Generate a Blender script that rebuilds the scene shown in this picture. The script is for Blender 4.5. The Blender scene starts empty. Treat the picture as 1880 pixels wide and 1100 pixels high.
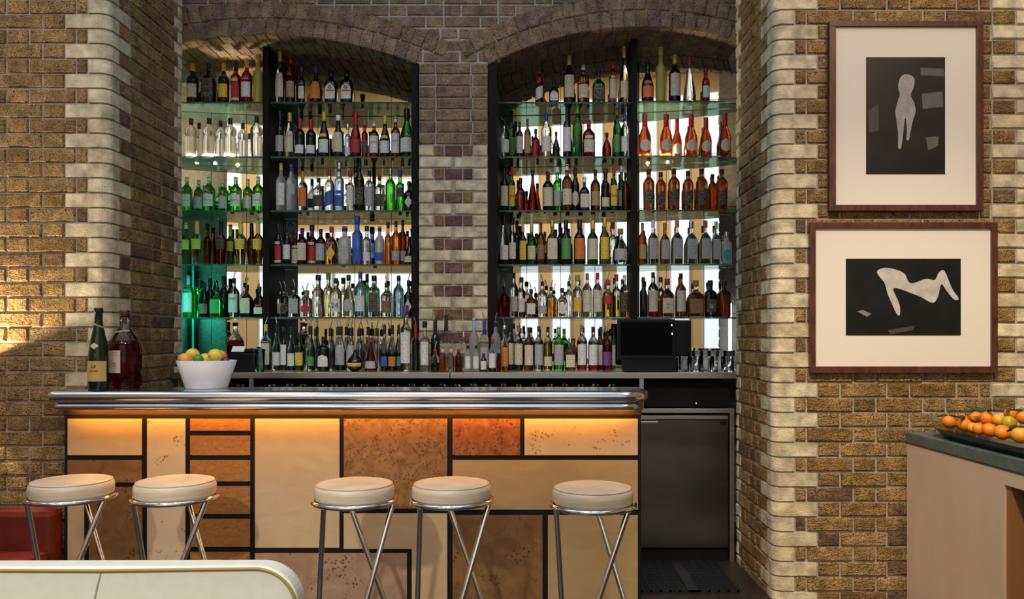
import bpy, bmesh, math, random
from mathutils import Vector, Matrix
random.seed(7)
R = random.Random(11)
S = bpy.context.scene
COL = S.collection
PI = math.pi
# ------------------------------------------------------------------ camera
F, CX, CY, CH = 1460.0, 970.0, 622.0, 1.37          # focal length in px of the 1880 frame, optical axis, eye height
cam = bpy.data.objects.new('camera', bpy.data.cameras.new('camera')); COL.objects.link(cam)
cam.location = (0, 0, CH); cam.rotation_euler = (PI/2, 0, 0)
cam.data.sensor_width = 36; cam.data.lens = 36*F/1880
cam.data.shift_x = -(CX-940)/1880; cam.data.shift_y = (CY-550)/1880
cam.data.clip_start = .05
S.camera = cam
def PX(x, Y): return (x-CX)/F*Y                      # pixel column at depth Y -> X
def PZ(y, Y): return CH-(y-CY)/F*Y                   # pixel row at depth Y -> Z
# ------------------------------------------------------------------ world, exposure
S.view_settings.view_transform = 'Standard'; S.view_settings.look = 'None'
S.view_settings.exposure = -0.08; S.view_settings.gamma = 1.0
S.view_settings.use_curve_mapping = False
W = bpy.data.worlds.new('world'); S.world = W; W.use_nodes = True
W.node_tree.nodes['Background'].inputs[0].default_value = (.55, .68, 1, 1)
W.node_tree.nodes['Background'].inputs[1].default_value = .25
# ------------------------------------------------------------------ lamps of the room (ceiling spots, shelf lights) and added fill lights
def spot(name, loc, target, power, color, size=60, blend=.6, rad=.05):
    l = bpy.data.lights.new(name, 'SPOT'); l.energy = power; l.color = color
    l.spot_size = math.radians(size); l.spot_blend = blend; l.shadow_soft_size = rad
    o = bpy.data.objects.new(name, l); COL.objects.link(o); o.location = loc
    o.rotation_euler = (Vector(target)-Vector(loc)).to_track_quat('-Z', 'Y').to_euler()
    return o
def point(name, loc, power, color, rad=.03):
    l = bpy.data.lights.new(name, 'POINT'); l.energy = power; l.color = color; l.shadow_soft_size = rad
    o = bpy.data.objects.new(name, l); COL.objects.link(o); o.location = loc
    return o
def area(name, loc, target, power, color, sx, sy):
    l = bpy.data.lights.new(name, 'AREA'); l.energy = power; l.color = color; l.shape = 'RECTANGLE'; l.size = sx; l.size_y = sy
    o = bpy.data.objects.new(name, l); COL.objects.link(o); o.location = loc
    o.rotation_euler = (Vector(target)-Vector(loc)).to_track_quat('-Z', 'Y').to_euler()
    return o
WARM = (1, .70, .40); WARM2 = (1, .78, .52); DAY = (.62, .78, 1)
spot('ceiling_spot_pictures', (2.3, 1.2, 4.6), (2.1, 4.15, 2.1), 245, WARM, 62, .8, .08)
spot('counter_fill', (.2, .6, 5.2), (2.1, 3.5, .7), 980, WARM2, 40, .8, .1)  # added warm fill from the left to lift the serving counter's side panel
spot('room_wall_fill', (-1.0, .2, 5.9), (-1.0, -3.5, 3.4), 500, WARM2, 95, .7, .2)  # added wash to brighten the tan wall that the mirrors show
spot('room_wall_fill', (-3.4, .2, 5.9), (-3.6, -3.5, 2.6), 400, WARM2, 95, .7, .2)  # second added wash on the wall behind the viewer
spot('ceiling_spot_pillar', (-2.5, 1.4, 4.6), (-2.7, 4.15, 1.7), 120, WARM2, 60, .9, .08)
spot('ceiling_spot_stools', (-.6, 1.6, 5.0), (-.6, 3.7, .6), 225, WARM2, 66, .8, .12)
spot('ceiling_spot_arch', (-.5, 2.2, 5.0), (-.5, 5.3, 2.2), 45, (1, .8, .6), 50, .9, .1)
spot('top_shelf_uplight', (PX(425, 5.72), 5.74, 3.10), (PX(450, 5.38), 5.36, 3.40), 9, (1, .86, .62), 100, .6, .03)
spot('sofa_fill', (-1.9, -1.2, 3.6), (-1.3, 2.2, .6), 560, (1, .93, .80), 34, .8, .1)  # added fill behind the viewer, well below the ceiling, to brighten the sofa
# ------------------------------------------------------------------ materials
def nodes(name):
    m = bpy.data.materials.new(name); m.use_nodes = True
    nt = m.node_tree; b = nt.nodes['Principled BSDF']
    return m, nt, b
_M = {}
def mat(name, color, rough=.5, metal=0, trans=0, ior=1.45, emit=0, ecol=None, spec=None, coat=0, sss=0):
    if name in _M: return _M[name]
    m, nt, b = nodes(name)
    b.inputs['Base Color'].default_value = (*color, 1); b.inputs['Roughness'].default_value = rough
    b.inputs['Metallic'].default_value = metal; b.inputs['Transmission Weight'].default_value = trans
    b.inputs['IOR'].default_value = ior; b.inputs['Coat Weight'].default_value = coat
    if spec is not None: b.inputs['Specular IOR Level'].default_value = spec
    if emit:
        b.inputs['Emission Color'].default_value = (*(ecol or color), 1); b.inputs['Emission Strength'].default_value = emit
    _M[name] = m
    return m
def N(nt, t, **kw):
    n = nt.nodes.new(t)
    for k, v in kw.items():
        if k.startswith('i_'):
            n.inputs[int(k[2:]) if k[2:].isdigit() else k[2:]].default_value = v
        else: setattr(n, k, v)
    return n
def ramp(nt, pts):
    n = nt.nodes.new('ShaderNodeValToRGB'); e = n.color_ramp.elements
    while len(e) < len(pts): e.new(.5)
    for k, (p, c) in enumerate(pts): e[k].position = p; e[k].color = (*c, 1) if len(c) == 3 else c
    return n
def brick_mat(name, cols, pit, pitcol, bump=.5):
    """brick: each object picks its own tone, with dark burnt pits and a rough skin"""
    m, nt, b = nodes(name); L = nt.links.new
    oi = N(nt, 'ShaderNodeObjectInfo'); geo = N(nt, 'ShaderNodeNewGeometry')
    rp = ramp(nt, cols); rp.color_ramp.interpolation = 'LINEAR'; L(oi.outputs['Random'], rp.inputs[0])
    n1 = N(nt, 'ShaderNodeTexNoise'); n1.inputs['Scale'].default_value = 14; n1.inputs['Detail'].default_value = 5
    L(geo.outputs['Position'], n1.inputs['Vector'])
    r1 = ramp(nt, [(.3, (.55, .53, .50)), (.72, (1.25, 1.22, 1.18))]); L(n1.outputs[0], r1.inputs[0])
    mx = N(nt, 'ShaderNodeMix', data_type='RGBA', blend_type='MULTIPLY'); mx.inputs[0].default_value = 1
    L(rp.outputs[0], mx.inputs[6]); L(r1.outputs[0], mx.inputs[7])
    n2 = N(nt, 'ShaderNodeTexNoise'); n2.inputs['Scale'].default_value = 135; n2.inputs['Detail'].default_value = 2
    mp = N(nt, 'ShaderNodeMapping'); mp.inputs['Scale'].default_value = (1, 1, 1.5)
    L(geo.outputs['Position'], mp.inputs[0]); L(mp.outputs[0], n2.inputs['Vector'])
    r2 = ramp(nt, [(pit, (0, 0, 0)), (pit+.05, (1, 1, 1))]); L(n2.outputs[0], r2.inputs[0])
    m2 = N(nt, 'ShaderNodeMix', data_type='RGBA'); L(r2.outputs[0], m2.inputs[0])
    m2.inputs[6].default_value = (*pitcol, 1); L(mx.outputs[2], m2.inputs[7])
    L(m2.outputs[2], b.inputs['Base Color'])
    n3 = N(nt, 'ShaderNodeTexNoise'); n3.inputs['Scale'].default_value = 130; n3.inputs['Detail'].default_value = 4
    L(geo.outputs['Position'], n3.inputs['Vector'])
    n4 = N(nt, 'ShaderNodeTexNoise'); n4.inputs['Scale'].default_value = 26; n4.inputs['Detail'].default_value = 6; n4.inputs['Distortion'].default_value = 1.0
    m4 = N(nt, 'ShaderNodeMapping'); m4.inputs['Scale'].default_value = (1, 1, 2.6); L(geo.outputs['Position'], m4.inputs[0]); L(m4.outputs[0], n4.inputs['Vector'])
    a4 = N(nt, 'ShaderNodeMath', operation='MULTIPLY_ADD'); L(n4.outputs[0], a4.inputs[0]); a4.inputs[1].default_value = 1.6; L(n3.outputs[0], a4.inputs[2])
    ad = N(nt, 'ShaderNodeMath', operation='MULTIPLY_ADD'); L(r2.outputs[0], ad.inputs[0]); ad.inputs[1].default_value = .7
    L(a4.outputs[0], ad.inputs[2])
    bp = N(nt, 'ShaderNodeBump'); bp.inputs['Strength'].default_value = bump; bp.inputs['Distance'].default_value = .009
    L(ad.outputs[0], bp.inputs['Height']); L(bp.outputs[0], b.inputs['Normal'])
    b.inputs['Roughness'].default_value = .9; b.inputs['Specular IOR Level'].default_value = .2
    return m
M_STOCK = brick_mat('stock_brick', [(0, (.30, .175, .065)), (.3, (.40, .25, .10)), (.6, (.46, .30, .125)), (.9, (.34, .20, .08)), (.97, (.23, .135, .075)), (1, (.24, .14, .09))], .38, (.07, .04, .02), 1.0)
M_PALE = brick_mat('gault_brick', [(0, (.62, .54, .38)), (.5, (.72, .64, .47)), (1, (.66, .55, .37))], .30, (.25, .18, .10), .3)
M_DARKB = brick_mat('purple_brick', [(0, (.20, .10, .09)), (.35, (.25, .15, .12)), (.65, (.30, .18, .09)), (1, (.33, .21, .12))], .35, (.06, .035, .03), .8)
M_ARCH = brick_mat('arch_brick', [(0, (.30, .20, .12)), (.4, (.40, .28, .16)), (.75, (.34, .22, .15)), (1, (.26, .16, .13))], .34, (.07, .05, .04), 1.0)
def noisy(name, c1, c2, scale, rough=.6, bump=0, stretch=(1, 1, 1), metal=0, detail=4, coat=0, lo=.35, hi=.7):
    if name in _M: return _M[name]
    m, nt, b = nodes(name); L = nt.links.new
    geo = N(nt, 'ShaderNodeNewGeometry'); mp = N(nt, 'ShaderNodeMapping'); mp.inputs['Scale'].default_value = stretch
    n = N(nt, 'ShaderNodeTexNoise'); n.inputs['Scale'].default_value = scale; n.inputs['Detail'].default_value = detail
    L(geo.outputs['Position'], mp.inputs[0]); L(mp.outputs[0], n.inputs['Vector'])
    r = ramp(nt, [(lo, c1), (hi, c2)]); L(n.outputs[0], r.inputs[0]); L(r.outputs[0], b.inputs['Base Color'])
    b.inputs['Roughness'].default_value = rough; b.inputs['Metallic'].default_value = metal; b.inputs['Coat Weight'].default_value = coat
    if bump:
        bp = N(nt, 'ShaderNodeBump'); bp.inputs['Strength'].default_value = bump; bp.inputs['Distance'].default_value = .01
        L(n.outputs[0], bp.inputs['Height']); L(bp.outputs[0], b.inputs['Normal'])
    _M[name] = m
    return m
M_MORTAR = noisy('mortar', (.32, .28, .25), (.44, .395, .36), 40, .95, .5)
def burl(name, base, base2, eye, amount, scale=16, coat=.25, vs_=95, fig=(5, 2.2)):
    """veneer: wavy figure plus clusters of dark burl eyes"""
    m, nt, b = nodes(name); L = nt.links.new
    tc = N(nt, 'ShaderNodeNewGeometry')
    n0 = N(nt, 'ShaderNodeTexNoise'); n0.inputs['Scale'].default_value = fig[0]; n0.inputs['Detail'].default_value = 6; n0.inputs['Distortion'].default_value = 1.2
    mp = N(nt, 'ShaderNodeMapping'); mp.inputs['Scale'].default_value = (1, 1, fig[1])
    L(tc.outputs['Position'], mp.inputs[0]); L(mp.outputs[0], n0.inputs['Vector'])
    r0 = ramp(nt, [(.3, base), (.7, base2)]); L(n0.outputs[0], r0.inputs[0])
    n1 = N(nt, 'ShaderNodeTexNoise'); n1.inputs['Scale'].default_value = scale; n1.inputs['Detail'].default_value = 3
    L(tc.outputs['Position'], n1.inputs['Vector'])
    v = N(nt, 'ShaderNodeTexVoronoi'); v.inputs['Scale'].default_value = vs_
    L(tc.outputs['Position'], v.inputs['Vector'])
    rv = ramp(nt, [(.18, (1, 1, 1)), (.45, (0, 0, 0))]); L(v.outputs['Distance'], rv.inputs[0])
    rn = ramp(nt, [(1-amount, (0, 0, 0)), (min(1, 1-amount+.09), (1, 1, 1))]); L(n1.outputs[0], rn.inputs[0])
    mu = N(nt, 'ShaderNodeMath', operation='MULTIPLY'); L(rv.outputs[0], mu.inputs[0]); L(rn.outputs[0], mu.inputs[1])
    mx = N(nt, 'ShaderNodeMix', data_type='RGBA'); L(mu.outputs[0], mx.inputs[0]); L(r0.outputs[0], mx.inputs[6]); mx.inputs[7].default_value = (*eye, 1)
    L(mx.outputs[2], b.inputs['Base Color']); b.inputs['Roughness'].default_value = .38; b.inputs['Coat Weight'].default_value = coat
    b.inputs['Coat Roughness'].default_value = .2
    return m
M_MAPLE = burl('pale_maple', (.55, .39, .22), (.63, .465, .275), (.5, .34, .18), .22)
M_MAPLE2 = burl('tan_maple', (.46, .30, .135), (.53, .36, .17), (.38, .23, .1), .22)
M_MAPPA = burl('mappa_burl', (.62, .46, .29), (.68, .52, .34), (.20, .07, .015), .455, 10, vs_=62)
M_BURL = burl('brown_burl', (.20, .09, .027), (.38, .20, .072), (.10, .035, .010), .56, 12, vs_=70, fig=(16, 1))
M_BURL2 = burl('walnut_burl', (.19, .085, .027), (.31, .155, .055), (.08, .028, .008), .47, 9, vs_=60, fig=(9, 1))
M_REDBURL = burl('red_burl', (.20, .058, .012), (.40, .15, .035), (.08, .018, .005), .56, 14, vs_=70, fig=(15, 1))
M_PINKBURL = burl('pinkish_burl', (.32, .185, .11), (.46, .30, .19), (.12, .045, .02), .45, 7, vs_=55, fig=(8, 1))
M_LACE = burl('orange_lacewood', (.28, .11, .028), (.46, .215, .062), (.30, .11, .03), .3, 30, fig=(30, 2.4))
M_STEEL = noisy('polished_steel', (.66, .66, .68), (.76, .76, .78), 30, .17, 0, (.1, 3, 3), 1)
M_BRUSH = noisy('brushed_steel', (.40, .39, .39), (.52, .51, .50), 60, .34, .05, (.05, 4, 4), 1)
M_DOOR = noisy('brushed_dark_steel', (.12, .112, .10), (.21, .195, .175), 5, .33, .0, (.3, 1, 1), 1)
M_CHROME = mat('chrome', (.85, .85, .87), .07, 1)
M_BLACK = mat('black_lacquer', (.010, .008, .008), .5, spec=.25)
M_BLACKMETAL = mat('black_metal', (.010, .008, .008), .6, spec=.12)
M_PLASTIC = mat('black_plastic', (.006, .007, .010), .4, spec=.2)
M_MIRROR = mat('mirror', (.80, .83, .80), .015, 1)
M_SHELF = mat('shelf_glass', (.22, .42, .37), .03, 0, .8, 1.30)
M_CERAMIC = mat('white_ceramic', (.83, .82, .84), .15, coat=.4)
M_LEATHER = noisy('cream_leather', (.60, .47, .32), (.72, .60, .46), 16, .42, .03, (.5, .5, 7))
M_LEATHER2 = noisy('ivory_leather', (.76, .75, .64), (.82, .81, .71), 25, .40, .04)
M_PIPING = mat('ochre_piping', (.36, .25, .06), .5)
M_RED = noisy('red_leather', (.12, .008, .003), (.18, .014, .006), 12, .55, .05)
M_SLATE = noisy('green_slate', (.075, .105, .095), (.13, .165, .15), 18, .42, .06)
M_PLY = noisy('birch_panel', (.62, .45, .31), (.68, .50, .35), 6, .5, 0, (1, 1, .25))
M_PLYEDGE = mat('brown_edge', (.28, .13, .045), .5)
M_FRAME = noisy('walnut_frame', (.055, .016, .006), (.12, .036, .012), 40, .45, .05, (1, 1, .3))
M_MAT = mat('mat_board', (.80, .735, .65), .85)
M_PRINT = noisy('dark_print', (.001, .001, .0015), (.009, .0085, .0085), 9, .4, lo=.45, hi=.8)
M_RUBBER = mat('rubber', (.010, .013, .019), .45)
M_FLOOR = noisy('dark_floor', (.014, .011, .010), (.028, .020, .016), 8, .45, 0, (6, 1, 1))
M_CEIL = mat('ceiling_paint', (.50, .42, .34), .9)
M_TAN = mat('tan_paint', (.74, .52, .26), .85)
M_WOODW = mat('painted_window_frame', (.7, .7, .66), .5)
M_DAY = mat('daylight_pane', (.8, .9, 1), .3, emit=.88, ecol=(.84, .95, 1.0))
M_SKY = mat('skylight_pane', (.7, .85, 1), .3, emit=2.3, ecol=(.50, .70, 1.0))
M_LED = mat('led_strip', (1, .6, .2), .5, emit=80, ecol=(1, .44, .06))
M_BULB = mat('shelf_bulb', (1, .9, .7), .5, emit=1000, ecol=(1, .80, .52))
M_PAPER = mat('paper', (.80, .80, .82), .7)
def pane_mat():
    m, nt, b = nodes('picture_glass'); L = nt.links.new
    nt.nodes.remove(b); out = nt.nodes['Material Output']
    t = N(nt, 'ShaderNodeBsdfTransparent'); g = N(nt, 'ShaderNodeBsdfGlossy'); g.inputs['Roughness'].default_value = .01
    mx = N(nt, 'ShaderNodeMixShader'); mx.inputs[0].default_value = .014; L(t.outputs[0], mx.inputs[1]); L(g.outputs[0], mx.inputs[2])
    L(mx.outputs[0], out.inputs[0]); return m
M_PANE = pane_mat()
# ------------------------------------------------------------------ mesh helpers
def mesh(name, verts, faces, m=None, smooth=False, idx=None, mats=None):
    me = bpy.data.meshes.new(name); me.from_pydata(verts, [], faces)
    for mm in (mats or ([m] if m else [])): me.materials.append(mm)
    if idx: me.polygons.foreach_set('material_index', idx)
    if smooth: me.polygons.foreach_set('use_smooth', [True]*len(faces))
    me.update(); return me
def obj(name, me, parent=None, loc=(0, 0, 0), rot=(0, 0, 0), scale=None):
    o = bpy.data.objects.new(name, me); COL.objects.link(o); o.location = loc; o.rotation_euler = rot
    if scale: o.scale = scale
    if parent: o.parent = parent
    return o
def thing(name, label, cat, loc=(0, 0, 0), group=None, rotz=0):
    o = bpy.data.objects.new(name, None); COL.objects.link(o); o.location = loc; o.rotation_euler = (0, 0, rotz)
    o.empty_display_size = .05
    o['label'] = label; o['category'] = cat
    if group: o['group'] = group
    return o
def tag(o, label, cat, group=None):
    o['label'] = label; o['category'] = cat
    if group: o['group'] = group
    return o
def struct(o): o['kind'] = 'structure'; return o
BOXF = [(0, 3, 2, 1), (4, 5, 6, 7), (0, 1, 5, 4), (1, 2, 6, 5), (2, 3, 7, 6), (3, 0, 4, 7)]
def boxv(x0, x1, y0, y1, z0, z1):
    return [(x0, y0, z0), (x1, y0, z0), (x1, y1, z0), (x0, y1, z0), (x0, y0, z1), (x1, y0, z1), (x1, y1, z1), (x0, y1, z1)]
def box(name, x0, x1, y0, y1, z0, z1, m, parent=None, bev=0):
    """box given in world coordinates; its origin sits at its own base centre (or at the parent's)"""
    if parent is not None:
        c = Vector((0, 0, 0)); off = Vector(parent.location)
        if parent.parent: off = off+Vector(parent.parent.location)
    elif name.startswith('wall_'):
        c = Vector((0, 0, 0)); off = c
    else:
        c = Vector(((x0+x1)/2, (y0+y1)/2, z0)); off = c
    me = mesh(name, [tuple(Vector(v)-off) for v in boxv(x0, x1, y0, y1, z0, z1)], BOXF, m)
    if bev: bevel(me, bev)
    return obj(name, me, parent, tuple(c))
def bevel(me, w, seg=2, smooth=False):
    bm = bmesh.new(); bm.from_mesh(me)
    bmesh.ops.bevel(bm, geom=list(bm.edges), offset=w, segments=seg, affect='EDGES', profile=.6)
    if smooth:
        for f in bm.faces: f.smooth = True
    bm.to_mesh(me); bm.free(); me.update()
def boxes(name, lst, m):
    vs, fs = [], []
    for b in lst:
        k = len(vs); vs += boxv(*b); fs += [tuple(i+k for i in f) for f in BOXF]
    return mesh(name, vs, fs, m)
def prism(name, poly, a0, a1, m, axis='z', bev=0):
    """extrude a ccw polygon; axis z: (x,y) poly; axis y: (x,z) poly"""
    n = len(poly)
    if axis == 'z': vs = [(p[0], p[1], a0) for p in poly]+[(p[0], p[1], a1) for p in poly]
    else: vs = [(p[0], a1, p[1]) for p in poly]+[(p[0], a0, p[1]) for p in poly]
    fs = [tuple(range(n-1, -1, -1)), tuple(range(n, 2*n))]+[(k, (k+1) % n, n+(k+1) % n, n+k) for k in range(n)]
    me = mesh(name, vs, fs, m)
    if bev: bevel(me, bev)
    return me
def lathe(name, prof, seg=16, sq=0, m=None, mats=None, midx=None, smooth=True, flat=1.0):
    vs, fs, idx = [], [], []
    def ring(r, z):
        k = len(vs)
        for i in range(seg):
            a = 2*PI*(i+.5)/seg; c, s = math.cos(a), math.sin(a)
            if sq:
                q = 1/(abs(c)**sq+abs(s)**sq)**(1/sq); c, s = c*q, s*q
            vs.append((r*c, r*s*flat, z))
        return k
    prev = None
    for j, (r, z) in enumerate(prof):
        if r < 1e-6:
            k = len(vs); vs.append((0, 0, z)); cur = ('p', k)
        else: cur = ('r', ring(r, z))
        if prev:
            (ta, a), (tb, b) = prev, cur; mi = midx(j) if midx else 0
            for i in range(seg):
                i2 = (i+1) % seg
                if ta == 'p' and tb == 'r': fs.append((a, b+i2, b+i))
                elif ta == 'r' and tb == 'p': fs.append((a+i, a+i2, b))
                elif ta == 'r': fs.append((a+i, a+i2, b+i2, b+i))
                else: continue
                idx.append(mi)
        prev = cur
    return mesh(name, vs, fs, m, smooth, idx if midx else None, mats)
def tube(name, pts, r, m, seg=10, closed=False, caps=True, r2=None):
    pts = [Vector(p) for p in pts]
    if not closed and caps and r2 is None:             # a short collar at each end keeps the shading of the shaft straight
        pts = [pts[0], pts[0]+(pts[1]-pts[0]).normalized()*r*.2]+pts[1:-1]+[pts[-1]+(pts[-2]-pts[-1]).normalized()*r*.2, pts[-1]]
    n = len(pts); vs, fs = [], []
    up = Vector((0, 0, 1))
    for i, p in enumerate(pts):
        a = pts[(i-1) % n] if (closed or i > 0) else p
        b = pts[(i+1) % n] if (closed or i < n-1) else p
        d = (b-a).normalized()
        u = d.cross(up)
        if u.length < 1e-3: u = d.cross(Vector((0, 1, 0)))
        u.normalize(); v = u.cross(d).normalized()
        rr = r if r2 is None else r+(r2-r)*i/(n-1)
        for k in range(seg):
            t = 2*PI*k/seg; vs.append(tuple(p+u*rr*math.cos(t)+v*rr*math.sin(t)))
    for i in range(n if closed else n-1):
        a, b = i*seg, ((i+1) % n)*seg
        for k in range(seg):
            k2 = (k+1) % seg; fs.append((a+k, b+k, b+k2, a+k2))
    if not closed and caps:
        fs.append(tuple(range(seg))); fs.append(tuple(range(n*seg-1, (n-1)*seg-1, -1)))
    me = mesh(name, vs, fs, m, True)
    if not closed and caps:
        for p in me.polygons[-2:]: p.use_smooth = False
    bm = bmesh.new(); bm.from_mesh(me); bmesh.ops.recalc_face_normals(bm, faces=bm.faces); bm.to_mesh(me); bm.free()
    return me
def sphere(name, r, m, sx=1, sy=1, sz=1, u=16, v=10):
    prof = [(r*math.sin(PI*j/v), -r*math.cos(PI*j/v)) for j in range(v+1)]
    prof[0] = (0, -r); prof[-1] = (0, r)
    me = lathe(name, prof, u, m=m)
    me.transform(Matrix.Diagonal((sx, sy, sz, 1))); return me
def text_mesh(txt, width, height, m, bend=None, font_shear=0):
    """flat lettering in the XZ plane facing -Y, fitted to width x height; bend = radius of the surface it lies on"""
    c = bpy.data.curves.new('lettering', 'FONT'); c.body = txt; c.align_x = 'CENTER'; c.align_y = 'CENTER'; c.shear = font_shear
    c.resolution_u = 2
    o = bpy.data.objects.new('tmp', c); COL.objects.link(o)
    dg = bpy.context.evaluated_depsgraph_get(); me = bpy.data.meshes.new_from_object(o.evaluated_get(dg))
    bpy.data.objects.remove(o); bpy.data.curves.remove(c)
    xs = [v.co.x for v in me.vertices]; ys = [v.co.y for v in me.vertices]
    if not xs: return None
    w, h = max(xs)-min(xs), max(ys)-min(ys); s = min(width/w, height/h); cx, cy = (max(xs)+min(xs))/2, (max(ys)+min(ys))/2
    for v in me.vertices:
        x, z = (v.co.x-cx)*s, (v.co.y-cy)*s
        if bend:
            a = x/bend; v.co = (bend*math.sin(a), -bend*math.cos(a), z)
        else: v.co = (x, 0, z)
    me.materials.clear(); me.materials.append(m); me.name = 'lettering'
    return me
# ================================================================== THE SETTING
FY = 4.156            # front plane of the two brick pillars
CO = .078             # brick course
XL, XR = PX(200, FY), PX(1420, FY)       # inner corners of the pillars
LB, RB = 5.045, 4.915                    # how deep their inner faces run
BY = 5.30             # face of the back wall
MY = 5.85             # mirrors
ROOM_X0, ROOM_X1, ROOM_Y0, ROOM_H = -8.0, 4.6, -3.5, 6.3
floor = struct(box('floor', ROOM_X0, ROOM_X1, ROOM_Y0, 6.2, -.1, 0, M_FLOOR))
ceil = struct(box('ceiling', ROOM_X0, ROOM_X1, ROOM_Y0, 6.2, ROOM_H, ROOM_H+.1, M_CEIL))
wf = struct(box('wall_front', ROOM_X0, ROOM_X1, ROOM_Y0-.1, ROOM_Y0, 0, ROOM_H, M_TAN))
struct(box('wall_side_room', ROOM_X0-.1, ROOM_X0, ROOM_Y0, 6.2, 0, ROOM_H, M_TAN))
struct(box('wall_side_room', ROOM_X1, ROOM_X1+.1, ROOM_Y0, 6.2, 0, ROOM_H, M_TAN))
# windows in the wall behind the viewer: they light the room and show in the mirrors
wn = 0
def window(x0, x1, z0, z1):
    global wn
    wn += 1
    f = boxes('window', [(x0-.03, x0, ROOM_Y0, ROOM_Y0+.05, z0-.03, z1+.03), (x1, x1+.03, ROOM_Y0, ROOM_Y0+.05, z0-.03, z1+.03),
                         (x0, x1, ROOM_Y0, ROOM_Y0+.05, z0-.03, z0), (x0, x1, ROOM_Y0, ROOM_Y0+.05, z1, z1+.03)], M_WOODW)
    o = struct(obj('window_%d' % wn, f))
    obj('pane', mesh('pane', [(x0, ROOM_Y0+.02, z0), (x0, ROOM_Y0+.02, z1), (x1, ROOM_Y0+.02, z1), (x1, ROOM_Y0+.02, z0)], [(0, 1, 2, 3)], M_DAY), o)
for k in range(9):
    x = -1.62+k*.61
    window(x, x+.33, 1.0, 5.9)
for k in range(-2, 4):                                # rooflights
    x0, x1 = -3.6+k*1.75, -3.6+k*1.75+1.35
    wn += 1
    o = struct(obj('window_%d' % wn, boxes('window', [(x0-.04, x0, -.6, 3.9, ROOM_H-.08, ROOM_H-.001), (x1, x1+.04, -.6, 3.9, ROOM_H-.08, ROOM_H-.001), (x0, x1, -.64, -.6, ROOM_H-.08, ROOM_H-.001), (x0, x1, 3.9, 3.94, ROOM_H-.08, ROOM_H-.001)], M_WOODW)))
    obj('pane', mesh('pane', [(x0, -.6, ROOM_H-.03), (x0, 3.9, ROOM_H-.03), (x1, 3.9, ROOM_H-.03), (x1, -.6, ROOM_H-.03)], [(0, 1, 2, 3)], M_SKY), o)
for (z0, z1) in ((1.9, 2.62), (2.97, 3.42), (3.92, 4.42), (4.90, 5.26)):
    for (x0, x1) in ((-4.75, -3.75), (-3.68, -2.72), (-2.65, -1.95)):
        window(x0, x1, z0, z1)
# ---- bricks
_bk = {}
def brick_mesh(L, H=CO-.010, D=.05, var=0, m=M_STOCK, chip=.004):
    """one brick, front face towards -Y, origin at its lower left front corner"""
    key = (round(L, 3), round(H, 3), var, m.name)
    if key in _bk: return _bk[key]
    rr = random.Random(hash(key[:3]) & 0xffff)
    j = lambda a: (rr.random()-.5)*2*a
    e = .006
    vs = [(0, D, 0), (L, D, 0), (L, D, H), (0, D, H),
          (j(.0015), e, j(.002)), (L+j(.0015), e, j(.002)), (L+j(.0015), e, H+j(.002)), (j(.0015), e, H+j(.002)),
          (e+j(.003), j(chip), e+j(.002)), (L-e+j(.003), j(chip), e+j(.002)), (L-e+j(.003), j(chip), H-e+j(.002)), (e+j(.003), j(chip), H-e+j(.002))]
    fs = [(0, 1, 5, 4), (1, 2, 6, 5), (2, 3, 7, 6), (3, 0, 4, 7), (4, 5, 9, 8), (5, 6, 10, 9), (6, 7, 11, 10), (7, 4, 8, 11), (8, 9, 10, 11)]
    me = mesh('brick', vs, fs, m); _bk[key] = me; return me
def lay(parent, u0, z, row, place, rotz):
    """row: list of (length, material); place(u) -> world xyz of a brick's corner; a gap of 10 mm between bricks"""
    u = u0
    for (L, m) in row:
        if m is not None and L > .02:
            me = brick_mesh(L-.010, var=R.randrange(3), m=m)
            p = place(u+.005); obj('brick', me, parent, (p[0], p[1], z+.005), (0, 0, rotz))
        u += L
def quoin_mesh(a, b, side, r=.055, H=CO-.010, D=.07):
    """rounded pale corner brick: runs a along the front, b along the return; side = -1 the front goes to -X, +1 to +X"""
    outer = [(a, 0)]
    for k in range(7):
        t = (PI/2)*k/6; outer.append((r-r*math.sin(t), r-r*math.cos(t)))
    outer.append((0, b))
    inner = [(a, D), (D, D), (D, b)]
    poly = outer+inner[::-1]
    poly = [(side*x, y) for (x, y) in poly]
    if side > 0: poly = poly[::-1]
    me = prism('quoin', poly, 0, H, M_PALE)
    bm = bmesh.new(); bm.from_mesh(me); bmesh.ops.recalc_face_normals(bm, faces=bm.faces)
    bm.to_mesh(me); bm.free()
    for p in me.polygons:
        if len(p.vertices) == 4 and 0: p.use_smooth = True
    return me
# ---- left pillar: front face and inner return
def pillar_core(name, x_out, xc, yb, side):
    i, r = .009, .048; p = [(x_out, FY+i)]
    for k in range(7):
        t = PI/2*k/6; p.append((xc-side*(i+r-r*math.sin(t))*-1 if 0 else xc+side*(i+r-r*math.sin(t)), FY+i+r-r*math.cos(t)))
    p += [(xc+side*i, yb), (x_out, yb)]
    me = prism(name, p if side < 0 else p[::-1], 0, ROOM_H, M_MORTAR)
    bm = bmesh.new(); bm.from_mesh(me); bmesh.ops.recalc_face_normals(bm, faces=bm.faces); bm.to_mesh(me); bm.free()
    return struct(obj(name, me))
wall_left = pillar_core('wall_left', ROOM_X0, XL, LB-.002, -1)
wall_lr = struct(box('wall_left_return', XL-.02, XL-.0085, FY+.07, LB-.001, 0, 4.0, M_MORTAR))
HD, ST = .118, .246
QL = [quoin_mesh(.226, .108, -1), quoin_mesh(.108, .226, -1)]
QR = [quoin_mesh(.226, .108, 1), quoin_mesh(.108, .226, 1)]
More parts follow.
